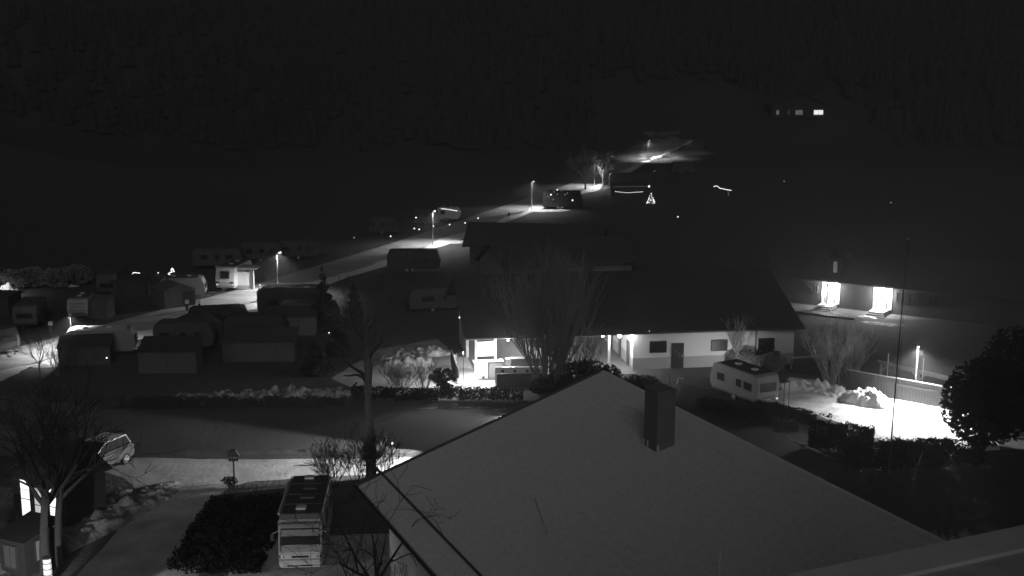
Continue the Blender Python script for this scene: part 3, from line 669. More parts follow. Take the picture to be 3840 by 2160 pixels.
# terrace furniture
cI = club.matrix_basis
def onclub(x, y, z=0.0): return cI @ Vector((x, y, z))
bar = thing('bar_counter', onclub(-13.9, -1.2), CA, 'white bar cabinet at the left end of the lit terrace', 'counter')
bx('cabinet', 'white', bar, (.3, 0, .75), (1.1, .6, 1.5)); bx('counter_top', 'plaster', bar, (.9, 0, 1.55), (2.6, .75, .06)); bx('side_cabinet', 'cream', bar, (1.5, .05, .7), (1.1, .5, 1.38))
bx('vent_hatch', 'dark', bar, (.45, -.31, .2), (.22, .02, .2))
ba = thing('balustrade', onclub(-12.6, -4.3), CA - R(6), 'white balustrade panel with four round dark holes above framed panes', 'balustrade')
bx('top_panel', 'white', ba, (2.0, 0, 1.5), (4.1, .1, .5)); bx('side_post', 'white', ba, (-.12, 0, .9), (.12, .16, 1.75)); bx('base_frame', 'dark', ba, (2.0, .02, .6), (4.1, .08, 1.2))
for x in (.45, 1.45, 2.5, 3.45): B().cyl((x, -.06, 1.45), .13, .02, 'y', 16).out('round_hole', 'black', ba)
for x in (.6, 1.55, 2.5, 3.45): bx('pane', 'dim', ba, (x, -.03, .72), (.82, .02, .55))
bx('top_rail', 'white', ba, (2, 0, 1.77), (4.2, .2, .05))
wk = thing('wood_kiosk', onclub(-11.2, -2.6), CA - R(4), 'brown boarded kiosk behind the balustrade', 'kiosk')
for k in range(14): piece('kboard', lambda: B().box((0, 0, 0), (.2, .04, .95)).out('x', 'wood2'), 'board', wk, (.12 + k * .215, 0, 1.55))
bx('back_frame', 'dwood', wk, (1.5, .3, 1.55), (3.0, .5, .9)); bx('kiosk_top', 'dim', wk, (1.5, .2, 2.03), (3.2, .8, .06)); bx('white_box', 'white', wk, (-.25, .05, 1.8), (.4, .3, .5))
bx('plinth', 'dark', wk, (1.5, .3, .55), (3.0, .5, 1.1))
for k, (x, y, s) in enumerate(((-12.2, -3.6, 1), (-11.4, -1.6, .8), (-10.2, -.6, .8), (-8.6, 2, 1), (-5.2, 2.4, 1))):
    t_ = thing('terrace_table', onclub(x, y), CA, ['white table nearest the balustrade post', 'small white table beside the bar cabinet', 'small white table behind the kiosk', 'white table deeper under the terrace roof', 'white table by the inner terrace post'][k], 'table', 'tables on the terrace')
    bx('table_top', 'white', t_, (0, 0, .75 * s + .02), (.9 * s, .7 * s, .04))
    for a in (-1, 1):
        for b in (-1, 1): piece('tleg', lambda: B().box((0, 0, .36), (.04, .04, .72)).out('x', 'dmetal'), 'leg', t_, (a * .38 * s, b * .28 * s, 0))
mp_ = P(1738, 1446)
ml = thing('mast_lamp', mp_, R(25), 'slim hooded mast lamp between the folded parasol and the balustrade', 'lamp')
B().tube([(0, 0, 0), (0, 0, 3.0)], .03, 8).out('mast', 'dmetal', ml); B().cyl((0, 0, 3.06), .14, .1, r2=.04).out('hood', 'dmetal', ml)
spot((0, 0, 2.95), 2600, 172, .3, (0, R(4), 0), .08, ml)
# folded parasol with round base and covered barrow beside it
ps = thing('folded_parasol', P(1712, 1456), R(5), 'folded parasol with pale edge and round white base left of the terrace', 'parasol')
B().cyl((0, 0, .06), .42, .12, 'z', 24).out('base_plate', 'white', ps); B().tube([(0, 0, 0), (0, 0, 3.0)], .035, 8).out('pole', 'white', ps)
B().tube([(0, 0, .9), (-.1, 0, 1.6), (-.28, 0, 2.4), (-.42, 0, 3.3)], [.26, .3, .22, .04], 10).out('canopy', 'dark', ps, smooth=True)
B().tube([(.02, -.25, 2.0), (-.2, -.2, 2.7), (-.42, -.04, 3.32)], .03, 6).out('canopy_hem', 'white', ps)
p2 = thing('parasol_base', P(1716, 1436), 0, 'spare round parasol base just behind the folded parasol', 'parasol base'); B().cyl((0, 0, .06), .36, .12, 'z', 24).out('base_plate', 'cream', p2); B().tube([(0, 0, 0), (0, 0, .4)], .03, 8).out('sleeve', 'metal', p2)
bush_p = P(1660, 1450)

# pale sidewalk edge stones near terrace roof corner
for i, (px, py) in enumerate(((2298, 1397), (2358, 1424))):
    g = P(px, py); t_ = heap('snow_lump', g.x, g.y, .55, .3, .25, 'dirty', R(-25), seed=i + 3, n=14, label=('upper' if i == 0 else 'lower') + ' snow lump at the tip of the frosted roof beside the path', cat='snow lump')

# ------------------------------------------------------------------ barn and gabled house behind
bn = thing('barn', P(1998, 996), R(-8), 'dark long barn with pale end wall beside the lit street', 'barn')
BL = 17
bx('wall', 'dim', bn, (0, 4, 1.4), (BL, 8, 2.8))
B().prism([(-.7, 2.55), (4, 5.15), (8.7, 2.55), (8.7, 2.4), (4, 5.0), (-.7, 2.4)], -BL / 2 - .9, BL / 2 + .9, axis='x').out('roof', 'barnroof', bn)
for s in (-1, 1): B().prism([(0, 2.8), (8, 2.8), (4, 4.85)], s * BL / 2 - (.1 if s > 0 else 0), s * BL / 2 + (0 if s > 0 else .1), axis='x').out('gable', 'dim', bn)
for x in (-6.5, -3, 2, 6): wallwin(bn, x, -.05, 1.3, .9, 1.6)
bx('chimney', 'brick', bn, (3.5, 4.6, 5.2), (.7, .7, .8))
gh = thing('gabled_house', P(1897, 1092), R(24), 'dark roofed house with one pale gable end between the barn and club house', 'house')
B().prism([(0, 0), (8, 0), (8, 2.7), (4, 4.9), (0, 2.7)], 0, 17, axis='x').out('wall', mat('house_render', .17, .9), gh)
B().prism([(-.7, 2.45), (4, 5.1), (8.7, 2.45), (8.7, 2.3), (4, 4.93), (-.7, 2.3)], -.5, 17.5, axis='x').out('roof', 'barnroof', gh)
for x in (2, 6, 11): wallwin(gh, x, -.04, 1.2, 1.0, 1.6)
# house on the slope
def hillpoint(px, py):
    for k in range(200, 900):
        z = CAMH; a = P(px, py, 0)
        q = Vector((0, 0, CAMH)).lerp(a, k / a.y)
        if q.z <= hillh(q.x, q.y): return q
    return a
hp = hillpoint(2990, 455)
print('hill house at', hp)
sc = hp.y / F
hh = thing('hillside_house', (hp.x, hp.y, hp.z - .5), R(3), 'distant house on the dark slope with a row of lit windows', 'house')
w_ = 200 * sc
bx('wall', 'barnroof', hh, (0, 4, 2.6), (w_, 8, 5.8))
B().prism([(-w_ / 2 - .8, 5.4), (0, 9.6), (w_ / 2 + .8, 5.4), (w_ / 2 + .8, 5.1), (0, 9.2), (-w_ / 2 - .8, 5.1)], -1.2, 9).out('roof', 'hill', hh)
B().prism([(-w_ / 2, 5.4), (w_ / 2, 5.4), (0, 9.1)], 0, .2).out('gable', 'barnroof', hh)
zc = (440 - 412) * sc + 0.9
for px, w, m_, mu in ((2914, 12, 'paneB', 0), (2955, 10, 'paneC', 0), (2995, 28, 'paneB', 1), (3068, 36, 'paneA', 1)):
    wallwin(hh, (px - 2990) * sc, -.06, w * sc, 18 * sc, zc, m=m_, frame='dark', mull=mu)
bx('balcony', 'dim', hh, (0, -.7, zc - 1.3), (w_ * .9, 1.2, .15)); 
for k in range(12): bx('baluster', 'dim', hh, (-w_ * .44 + k * w_ * .08, -1.25, zc - .9), (.08, .06, .8))

# ------------------------------------------------------------------ guest house at the right with two bright porches
g0 = P(3095, 1160); g1 = P(3290, 1182); ga = math.atan2(g1.y - g0.y, g1.x - g0.x)
gd = thing('guest_house', g0, ga, 'dark long guest house on the right with two glaring porch lamps', 'house')
D = (g1 - g0).length
def U(px): # distance along facade for a photo column
    a = P(px, 1165); dirv = Vector((math.cos(ga), math.sin(ga), 0))
    # intersect viewing column with facade line
    k = (px - 1920) / F; 
    t_ = (k * g0.y * 1.0 - g0.x) / (dirv.x - k * dirv.y); return t_
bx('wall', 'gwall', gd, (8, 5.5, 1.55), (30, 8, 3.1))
B().prism([(1.0, 3.0), (5.5, 6.0), (10, 3.0), (10, 2.85), (5.5, 5.85), (1.0, 2.85)], -7.6, 23.6, axis='x').out('roof', 'droof', gd)
bx('dormer', 'gwall', gd, (.3, 3.0, 4.4), (1.8, 2.6, 2.2)); B().prism([(-.9, 5.4), (.3, 6.3), (1.5, 5.4), (1.5, 5.3), (.3, 6.2), (-.9, 5.3)], 1.5, 4.5).out('dormer_roof', 'droof', gd)
wallwin(gd, .35, 1.66, .5, 1.3, 4.5, m='paneB', frame='dark', mull=1)
for u, nm in ((0, 0), (D, 1)):
    dd = bx('door', 'cream', gd, (u, 1.40, 1.45), (1.0, .08, 2.1)); bx('handle', 'dark', dd, (u + .38, 1.37, 1.35), (.05, .05, .15))
    bx('porch_glow_panel', 'plaster', gd, (u + .05, 1.47, 1.65), (2.0, .04, 2.5))  # porch glow put into the wall colour as a pale panel
    bx('porch_roof', 'white', gd, (u - .1, 1.0, 2.98), (1.9, 1.0, .1))
    bx('column', 'white', gd, (u - .05, .6, 1.3), (.16, .16, 3.2)) if nm == 0 else None
    for k in range(3): bx('step', 'grey', gd, (u, -.55 - .35 * k + .0, .42 - .15 * k - .07), (1.5 + .35 * k, .36, .15))
    bx('landing', 'grey', gd, (u, .55, .22), (1.7, 1.8, .44))
    g = gd.matrix_basis @ Vector((u + .1, 1.12, 2.5))
    lt = thing('porch_lamp', g, ga, ('left' if nm == 0 else 'right') + ' glaring porch lamp of the dark guest house', 'lamp', None)
    B().ball((0, 0, 0), .32 if nm else .26, 2).out('globe', 'porchl', lt, smooth=True); B().cyl((0, 0, .2), .05, .12).out('mount', 'dmetal', lt)
    spot((0, -.28, -.1), 60, 175, .3, (R(30), 0, 0), .1, lt); point((0, -.05, -.36), 1700 if nm else 950, .1, lt)
bx('tube_light', 'tube', gd, (U(3323), 1.42, 1.9), (.07, .07, .9))
for px in (3395, 3440, 3520): wallwin(gd, U(px), 1.45, 1.1, 1.1, 1.9, frame='dim')
for px in (3035, 3062): wallwin(gd, U(px), 1.45, .6, .9, 1.9, frame='dim')
for k in range(3):
    o = thing('ramp_kerb', g0 + Vector((-2.6, -1.2 - .7 * k, 0)), ga, ['back', 'middle', 'front'][k] + ' kerb of the stepped ramp before the guest house', 'kerb', 'kerbs of the ramp')
    bx('kerb_stone', 'paving' if k < 2 else 'dark', o, (1.0, 0, .08), (6.2 + k, .18, .2))
sp_ = P(3252, 1190); heap('snow_patch', sp_.x, sp_.y, 1.1, .5, .22, 'snow', ga, seed=8, n=18, label='bright snow patch left of the right porch steps', cat='snow heap')
rp = P(3330, 1215); heap('path_snow', rp.x - .6, rp.y, 3.0, 1.2, .1, 'dirty', ga, seed=12, n=24, label='thin snow edge curving below the right porch', cat='snow heap')

# ------------------------------------------------------------------ board fence, carport, snow at the lane
f0 = P(3172, 1462); f1 = P(3585, 1540); fa = math.atan2(f1.y - f0.y, f1.x - f0.x); FL = (f1 - f0).length
fe = thing('board_fence', f0, fa, 'tall pale board fence along the bright snow lane', 'fence')
nb = int(FL / .24)
for k in range(nb):
    o = piece('fb%d' % (k % 3), lambda: B().box((0, 0, .86), (.225, .03, 1.66)).out('x', 'wood'), 'board', fe, (.12 + k * FL / nb, (k % 3) * .006, (k % 4) * .008))
for z in (.35, 1.35): bx('rail', 'dwood', fe, (FL / 2, .06, z), (FL, .06, .1))
bx('top_board', 'cream', fe, (FL / 2, 0, 1.76), (FL, .16, .06)); bx('shelf_board', 'dark', fe, (FL * .68, -.05, 1.25), (FL * .6, .06, .14))
for k in range(5): bx('post', 'dwood', fe, (FL * k / 4, .1, .85), (.1, .1, 1.7))
c0 = P(3298, 1352, 2.0); c1 = P(3602, 1424, 2.0); ca = math.atan2(c1.y - c0.y, c1.x - c0.x); CL = (c1 - c0).length
cp = thing('carport', (c0.x, c0.y, 0), ca, 'open timber carport with braced posts behind the board fence', 'carport')
B().prism([(-.1, 2.06), (-.1, 1.92), (3.2, 2.35), (3.2, 2.5)], -.15, CL + .1, axis='x').out('roof', 'barnroof', cp)
bx('front_beam', 'cream', cp, (CL / 2, .1, 1.76), (CL, .14, .2)); bx('fascia', 'cream', cp, (CL / 2, -.12, 2.0), (CL + .2, .03, .16))
for k in range(3):
    x = .12 + k * (CL - .3) / 2; bx('post', 'cream', cp, (x, .1, .83), (.15, .15, 1.66))
    for s in (-1, 1):
        if (k == 0 and s < 0) : continue
        B().tube([(x, .1, 1.05), (x + s * .6, .1, 1.68)], .07, 4).out('brace', 'cream', cp)
bx('back_wall', 'dim', cp, (CL / 2, 3.1, 1.15), (CL, .1, 2.3))
for i, (px, py0, py1) in enumerate(((3324, 1418, 1342), (3455, 1440, 1360))):
    g = P(px, py0 + 42); z = 27 - (py1 - HY) / F * g.y
    rod('thin_pole', (g.x, g.y, 0), (g.x, g.y, z + .1), .03, 'white', ('left' if i == 0 else 'right') + ' thin white pole between fence and carport', 'pole')
g = P(3275, 1520); heap('snow_heap', g.x - .3, g.y + .6, 2.3, 1.3, 1.15, 'snow', fa, seed=2, n=50, rough=.2, fr=1.0, label='high white snow heap piled against the board fence', cat='snow heap')
g = P(3110, 1478); heap('snow_ridge', g.x - .2, g.y + .4, 4.8, 1.0, .6, 'snow', fa + R(6), seed=5, n=70, rough=.6, fr=1.1, label='crumbly snow ridge leading from the caravan to the snow heap', cat='snow heap')
g = P(3480, 1535); heap('snow_bank', g.x - .2, g.y + .1, 3.4, .55, .3, 'snow', fa, seed=6, n=40, rough=.4, label='low snow bank along the foot of the board fence', cat='snow heap')
wb = P(2985, 1382); br = thing('barrier_beam', wb, R(14), 'bright horizontal white barrier beam above the caravan', 'barrier')
bx('beam', 'white', br, (0.6, 0, 1.0), (2.4, .12, .16)); bx('beam_end', 'cream', br, (2.4, 0, 1.02), (1.1, .08, .09)); bx('post', 'cream', br, (-.5, 0, .5), (.12, .12, 1.1)); bx('post', 'dark', br, (2.0, .05, .5), (.1, .1, 1.0))

# tall flag pole and thin poles
b0 = P(3333, 1775); zt = 16.0
fp = thing('flag_pole', b0, 0, 'very tall thin dark flag pole crossing the bright snow lane', 'pole')
B().tube([(0, 0, 0), (.12, 0, 8), (.3, 0, 15.6)], [.055, .042, .025], 8).out('pole', 'dmetal', fp, smooth=True); B().ball((.3, 0, 15.7), .09).out('finial', 'metal', fp); B().cyl((0, 0, .1), .2, .2).out('base', 'dmetal', fp)
B().tube([(.1, -.1, 1.2), (.4, -.1, 15.4)], .012, 4).out('halyard', 'dmetal', fp)
for i, (xb, yb, xt, yt) in enumerate(((3262, 1762, 3276, 1716), (3420, 1800, 3455, 1686))):
    g = P(xb, yb); z = (yb - yt) / F * g.y * 1.02; 
    rod('fence_pole', g, (g.x + (xt - xb) / F * g.y, g.y, z), .02, 'metal', ('short' if i == 0 else 'longer') + ' slanting thin pole below the snow lane', 'pole')
g = P(2508, 1468); rod('slim_pole', g, (g.x, g.y, 3.6), .03, 'metal', 'slim grey pole in front of the club house door', 'pole')
g = P(2537, 1442); t_ = thing('hose_stand', g, 0, 'small bent white pipe on the lawn before the club house', 'pipe')
B().tube([(0, 0, 0), (.18, 0, .62), (.45, 0, .5)], .035, 6).out('pipe', 'white', t_); B().ball((.48, 0, .5), .07).out('nozzle', 'white', t_)

# ------------------------------------------------------------------ vegetation
def grow(bb, p, d, r, L, depth, rnd, spread=.6, up=.12, n=5, kids=3, taper=.62, wob=.12, minr=.006, lens=.68):
    pts = [p.copy()]; rad = [r]; seg = max(2, n); q = p.copy(); dd = d.copy()
    for k in range(seg):
        dd = (dd + Vector((rnd.uniform(-wob, wob), rnd.uniform(-wob, wob), rnd.uniform(-wob, wob) + up * .3))).normalized()
        q = q + dd * (L / seg); pts.append(q.copy()); rad.append(max(minr, r * (1 - (1 - taper) * (k + 1) / seg)))
    bb.tube(pts, rad, 6 if r > .08 else 3, cap=False)
    if depth <= 0: return
    for k in range(kids):
        i = rnd.randint(max(1, seg // 2), seg); base = pts[i]
        a = rnd.uniform(0, 6.2832); o = dd.orthogonal().normalized(); o.rotate(Matrix.Rotation(a, 3, dd))
        nd = (dd + o * spread * rnd.uniform(.6, 1.3) + Vector((0, 0, up))).normalized()
        grow(bb, base, nd, rad[i] * rnd.uniform(.6, .85), L * lens * rnd.uniform(.75, 1.2), depth - 1, rnd, spread, up, n, kids, taper, wob, minr, lens)
def tree(p, label, h=6, r=.16, seed=0, m='bark', mc=None, depth=5, name='bare_tree', cat='tree', group=None, kids=3, spread=.6, lean=(0, 0, 1), trunk=.4, limbs=5, up=.12, lens=.7, minr=.008):
    rnd = random.Random(seed); t_ = thing(name, p, 0, label, cat, group)
    bb = B(); d0 = Vector(lean).normalized(); pts = [Vector((0, 0, -.1))]; q = Vector((0, 0, 0)); k = 6; rad = [r * 1.25]
    for i in range(k):
        d0 = (d0 + Vector((rnd.uniform(-.05, .05), rnd.uniform(-.05, .05), 0))).normalized(); q = q + d0 * h * trunk / k; pts.append(q.copy()); rad.append(r * (1 - .3 * (i + 1) / k))
    bb.tube(pts, rad, 10, cap=False); bb.out('trunk', m, t_, smooth=True)
    bb = B()
    for j in range(limbs):
        i = rnd.randint(3, k) if j else k; a = 6.2832 * j / limbs + rnd.uniform(-.4, .4)
        nd = (d0 + Vector((math.cos(a), math.sin(a), 0)) * spread * (1.1 if j else .15)).normalized()
        grow(bb, pts[i], nd, rad[i] * .6, h * .3, depth - 1, rnd, spread, up, 4, kids, .6, .14, minr, lens)
    o = bb.out('crown', mc or m, t_); return t_
def shrub(p, label, h=1.6, stems=14, seed=0, m='twig', depth=3, cat='shrub', spread=.5, name='bare_shrub', group=None, rr=.35, r=.025, kids=3, minr=.006, up=.25):
    rnd = random.Random(seed); t_ = thing(name, p, 0, label, cat, group); bb = B()
    for k in range(stems):
        a = rnd.uniform(0, 6.2832); rad = rnd.uniform(0, rr); s = rnd.uniform(.2, 1) * spread
        grow(bb, Vector((math.cos(a) * rad, math.sin(a) * rad, -.05)), Vector((math.cos(a) * s, math.sin(a) * s, 1)).normalized(), r, h * .45, depth, rnd, .55, up, 4, kids, .65, .12, minr, .68)
    bb.out('stems', m, t_); return t_
def leafy(name, p, label, rx, ry, h, n=1500, size=.14, m='leaf', seed=0, cat='shrub', group=None, z0=.1, shape='dome', rz=0.0, stem=True, kind=None):
    rnd = random.Random(seed); t_ = thing(name, p, rz, label, cat, group)
    V = []; Fc = []
    for k in range(n):
        while True:
            x, y, z = rnd.uniform(-1, 1), rnd.uniform(-1, 1), rnd.uniform(0, 1)
            if shape == 'dome': ok = x * x + y * y + (z * 2 - 1) ** 2 * .9 < 1
            elif shape == 'cone': ok = math.hypot(x, y) < (1 - z) * (0.75 + .25 * math.sin(z * 40))
            else: ok = True
            if ok and noise.noise(Vector((x * rx * 1.1 + seed, y * ry * 1.1, z * h * 1.1))) > -.22: break
        if shape == 'box':
            e = .16 * noise.noise(Vector((x * rx, y * ry * 2, seed))); z = z * (1 + e)
        c = Vector((x * rx, y * ry, z0 + z * h)); s = size * rnd.uniform(.6, 1.4)
        a = Vector((rnd.uniform(-1, 1), rnd.uniform(-1, 1), rnd.uniform(-1, 1))).normalized(); b = a.orthogonal().normalized()
        i = len(V); V += [c - a * s, c + b * s * .45, c + a * s, c - b * s * .45]; Fc.append((i, i + 1, i + 2, i + 3))
    me = bpy.data.meshes.new('crown'); me.from_pydata(V, [], Fc); me.materials.append(M[m] if isinstance(m, str) else m); o = bpy.data.objects.new('crown', me); link(o, t_)
    if stem: B().tube([(0, 0, -.1), (0, 0, h * .75)], [max(.05, h * .03), .02], 6).out('trunk', 'dbark', t_)
    return t_

# the big pruned tree left of the frosted roof
tp = P(1392, 1800)
tt = thing('pruned_tree', tp, 0, 'tall pruned tree with broken limbs left of the frosted roof', 'tree')
s_ = tp.y / F
def tv(px, py, dy=0.0): return Vector(((px - 1392) * s_, dy, (1800 - py) * s_ * 1.02))
B().tube([tv(1392, 1830), tv(1393, 1700), tv(1390, 1560), tv(1386, 1450), tv(1392, 1360), tv(1384, 1280), tv(1388, 1200), tv(1378, 1120)], [.36, .33, .27, .24, .26, .2, .15, .09], 12).out('trunk', 'bark', tt, smooth=True)
for k, (pts, rr) in enumerate((
    ([(1390, 1500), (1365, 1455), (1342, 1430), (1334, 1422), (1346, 1408)], (.14, .1, .09, .08, .05)),
    ([(1388, 1420), (1370, 1390), (1345, 1378), (1318, 1382), (1296, 1380)], (.15, .11, .08, .06, .03)),
    ([(1386, 1390), (1360, 1368), (1330, 1350), (1300, 1325), (1285, 1270)], (.13, .1, .08, .06, .03)),
    ([(1384, 1400), (1364, 1376), (1344, 1362), (1326, 1340)], (.1, .07, .05, .03)),
    ([(1390, 1330), (1410, 1290), (1445, 1250), (1460, 1190)], (.1, .08, .05, .02)),
    ([(1386, 1260), (1350, 1215), (1330, 1150), (1322, 1100)], (.1, .07, .05, .02)),
    ([(1384, 1220), (1420, 1170), (1440, 1110)], (.08, .05, .02)))):
    B().tube([tv(*q, dy=-.05 * i) for i, q in enumerate(pts)], list(rr), 8).out('limb', 'dbark', tt, smooth=True)
rnd = random.Random(5); bb = B()
for k in range(34):
    base = tv(1385 + rnd.uniform(-60, 60), rnd.uniform(1130, 1330)); 
    grow(bb, Vector((tv(1385, 0).x + (base.x) * .25, 0, base.z - .8)), Vector((rnd.uniform(-1, 1), rnd.uniform(-.8, .8), rnd.uniform(.2, 1))).normalized(), .035, 1.5, 3, rnd, .6, .1, 4, 3, .6, .15, .008, .7)
bb.out('crown', 'bark', tt)
# multi-stem willow before the terrace
shrub(P(2050, 1478) , 'tall many stemmed pollard willow in front of the lit terrace', h=11, stems=34, seed=11, m='twig', depth=3, cat='tree', spread=.42, name='willow_tree', rr=1.0, r=.085, kids=4, minr=.014, up=.35)
shrub(P(2150, 1475), 'bare bush right of the willow before the terrace', h=5.0, stems=22, seed=12, m='twig', depth=3, spread=.5, rr=.9, r=.04, minr=.012)
leafy('evergreen_bush', P(2200, 1478), 'dark evergreen mass between willow and passage', 3.0, 1.4, 2.7, 3600, .14, 'leaf', 3)
leafy('evergreen_bush', P(2090, 1490), 'low dark evergreen bush under the willow', 2.4, 1.2, 1.7, 2000, .14, 'leaf', 31)
# bare shrub rising behind the eave corner of the roof
for i, (px, py, h, sd) in enumerate(((1340, 1835, 3.6, 3), (1250, 1828, 2.8, 4), (1430, 1800, 2.9, 5))):
    shrub(P(px, py), ['bare spreading shrub at the corner of the frosted roof', 'low bare shrub left of the roof corner', 'bare twiggy shrub behind the verge of the frosted roof'][i], h=h, stems=13, seed=sd, m='dbark', depth=4, spread=1.0, rr=.3, r=.03, kids=3, minr=.009, up=.15)
# tree in front of the motorhome
q = P(1425, 2420)
tree(q, 'dark bare tree reaching over the motorhome at the bottom', h=7.5, r=.2, seed=21, m='dbark', depth=5, kids=2, spread=1.1, trunk=.42, limbs=7, up=.02, lens=.82, minr=.012)
shrub(P(1480, 2260), 'pale twiggy shrub at the bottom edge beside the gutter', h=2.8, stems=10, seed=8, m='twig', depth=3, spread=.7)
# round bare shrubs and snow heaps by the path
shrub(P(1500, 1462), 'round bare shrub beside the lit path', h=2.4, stems=46, seed=14, m='lbark', depth=3, spread=1.1, rr=.6, r=.02, kids=3, minr=.009)
shrub(P(1590, 1470), 'thin bare shrub in front of the lit yard', h=3.0, stems=16, seed=15, m='twig', depth=3, spread=.6)
g = P(1520, 1370); heap('snow_heap', g.x, g.y, 2.9, 1.3, 1.15, 'dirty', 0, seed=21, n=40, rough=.3, fr=.8, label='rounded old snow heap behind the round bare shrub', cat='snow heap')
g = P(1600, 1330); heap('snow_heap', g.x, g.y, 2.5, 1.1, .7, 'dirty', R(8), seed=22, n=40, rough=.4, label='lower snow heap nearer to the folded parasol', cat='snow heap')
leafy('covered_barrow', P(1660, 1462), 'dark clipped evergreen beside the folded parasol', 1.15, .8, 1.75, 1500, .12, 'leaf', 41, 'shrub').name = 'clipped_shrub'
# snow clumps along the hedge
for i, (px, w, h_) in enumerate(((700, 1.9, .42), (800, 2.2, .5), (960, 2.3, .45), (1060, 2.5, .62), (1160, 2.4, .55), (1250, 2.4, .45))):
    g = P(px, 1522 - i * 4)
    heap('snow_clump', g.x, g.y + 1.6, w, 1.9, h_, 'dirty', R(3), seed=30 + i, n=46, rough=.6, fr=.8, label=['first', 'second', 'third', 'fourth', 'fifth', 'sixth'][i] + ' dirty snow clump from the left in the row above the field', cat='snow heap', group='snow clumps above the field')
for i, px in enumerate((560, 740, 900, 1110, 1280)):
    g = P(px, 1530)
    leafy('hedge_bush', g + Vector((0, .1, 0)), ['leftmost', 'second', 'middle', 'fourth', 'rightmost'][i] + ' low dark hedge bush below the snow clumps', 2.3, .55, .75, 1300, .12, 'leaf', 50 + i, 'hedge', 'hedge bushes below the snow clumps', shape='box', stem=False)
for i, px in enumerate((1400, 1560, 1720, 1880)):
    leafy('hedge_bush', P(px, 1500 + (i % 2) * 3), ['leftmost', 'second', 'third', 'rightmost'][i] + ' trimmed hedge piece below the terrace', 1.75, .45, .95, 1500, .1, 'leaf', 60 + i, 'hedge', 'hedge below the terrace', shape='box', stem=False)
a_, b_ = P(2905, 1622), P(3165, 1738)
o = heap('snow_strip', (a_.x + b_.x) / 2, (a_.y + b_.y) / 2, (b_ - a_).length / 2, .16, .12, 'dirty', math.atan2(b_.y - a_.y, b_.x - a_.x), seed=78, n=40, label='thin frost line on the ground along the right side of the frosted house', cat='snow heap')
g = P(1700, 1530); heap('snow_strip', g.x, g.y, 3.6, .16, .14, 'dirty', R(3), seed=77, n=40, label='thin broken snow line below the terrace hedge', cat='snow heap')
# conifers
for i, (px, py, rx, h_) in enumerate(((1215, 1235, 2.0, 6.5), (1270, 1330, 1.5, 4.2), (1190, 1400, 1.6, 3.6), (1330, 1240, 1.7, 5.2))):
    leafy('conifer', P(px, py), ['dark conifer right of the pitches, tallest of the four', 'dark conifer with fairy lights at its foot', 'low dark conifer above the snow clumps', 'dark conifer behind the pruned tree'][i], rx, rx, h_, 2600, .2, 'leaf', 70 + i, 'tree', shape='cone')
# right side
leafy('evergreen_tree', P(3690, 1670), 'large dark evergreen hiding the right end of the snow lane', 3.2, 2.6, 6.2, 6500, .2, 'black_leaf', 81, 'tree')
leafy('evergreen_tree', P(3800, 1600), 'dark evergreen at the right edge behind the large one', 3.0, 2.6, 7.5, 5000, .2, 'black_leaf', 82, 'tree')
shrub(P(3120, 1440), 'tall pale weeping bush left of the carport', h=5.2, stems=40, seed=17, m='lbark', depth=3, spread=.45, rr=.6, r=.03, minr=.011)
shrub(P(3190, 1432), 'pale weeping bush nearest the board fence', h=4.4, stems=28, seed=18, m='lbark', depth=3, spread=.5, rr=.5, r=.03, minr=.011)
shrub(P(2775, 1378), 'bare climbing bush on the right half of the white wall', h=4.6, stems=12, seed=19, m='lbark', depth=3, spread=.45, rr=.4, r=.035, minr=.01)
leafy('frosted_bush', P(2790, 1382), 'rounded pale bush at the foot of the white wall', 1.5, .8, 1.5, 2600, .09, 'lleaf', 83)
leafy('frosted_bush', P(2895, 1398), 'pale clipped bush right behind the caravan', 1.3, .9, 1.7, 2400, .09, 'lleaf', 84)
leafy('evergreen_bush', P(2860, 1370), 'dark bush against the wall under the last window', 1.6, .7, 1.7, 2000, .11, 'leaf', 85)
leafy('evergreen_bush', P(2400, 1485), 'dark bush at the far tip of the frosted roof', 1.9, 1.2, 1.6, 2400, .11, 'leaf', 86)
for i, (px, py, l_) in enumerate(((3150, 1690, 2.2), (3290, 1755, 2.3), (3420, 1760, 2.3), (3560, 1745, 2.3))):
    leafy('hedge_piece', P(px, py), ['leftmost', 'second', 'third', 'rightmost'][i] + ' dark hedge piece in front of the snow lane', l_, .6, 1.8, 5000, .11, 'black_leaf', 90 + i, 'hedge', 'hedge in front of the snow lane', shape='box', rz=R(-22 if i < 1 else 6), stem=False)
for i, (px, py) in enumerate(((2960, 1575), (2760, 1560))):
    leafy('hedge_piece', P(px, py), ['dark low hedge left of the snow lane', 'dark low hedge below the caravan'][i], 3.2, .7, .8, 2600, .12, 'leaf', 95 + i, 'hedge', shape='box', rz=R(-40), stem=False)
# left
tree(P(150, 1412), 'bare shrubby tree in front of the lit snow at the left edge', h=4.4, r=.09, seed=24, m='twig', depth=5, kids=3, spread=.7, trunk=.25, limbs=6)
shrub(P(215, 1408), 'thin bare bush beside the round nosed caravan', h=3.0, stems=14, seed=25, m='twig')
tree(P(2195, 712), 'bare tree lit by the second farthest street lamp', h=9, r=.2, seed=26, m='twig', depth=5, kids=3, spread=.75, trunk=.3, limbs=7, minr=.03)
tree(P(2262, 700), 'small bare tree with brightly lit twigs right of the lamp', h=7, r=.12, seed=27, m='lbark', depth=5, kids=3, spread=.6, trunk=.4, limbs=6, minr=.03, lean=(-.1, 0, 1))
for i, (px, py) in enumerate(((60, 1085), (130, 1078), (215, 1080), (290, 1068))):
    leafy('frosted_hedge', P(px, py), ['leftmost', 'second', 'third', 'rightmost'][i] + ' frosted bush on the far bank at the left edge', 2.0, 1.0, 2.4, 1800, .16, 'lleaf', 100 + i, 'shrub', 'frosted bushes on the far bank')
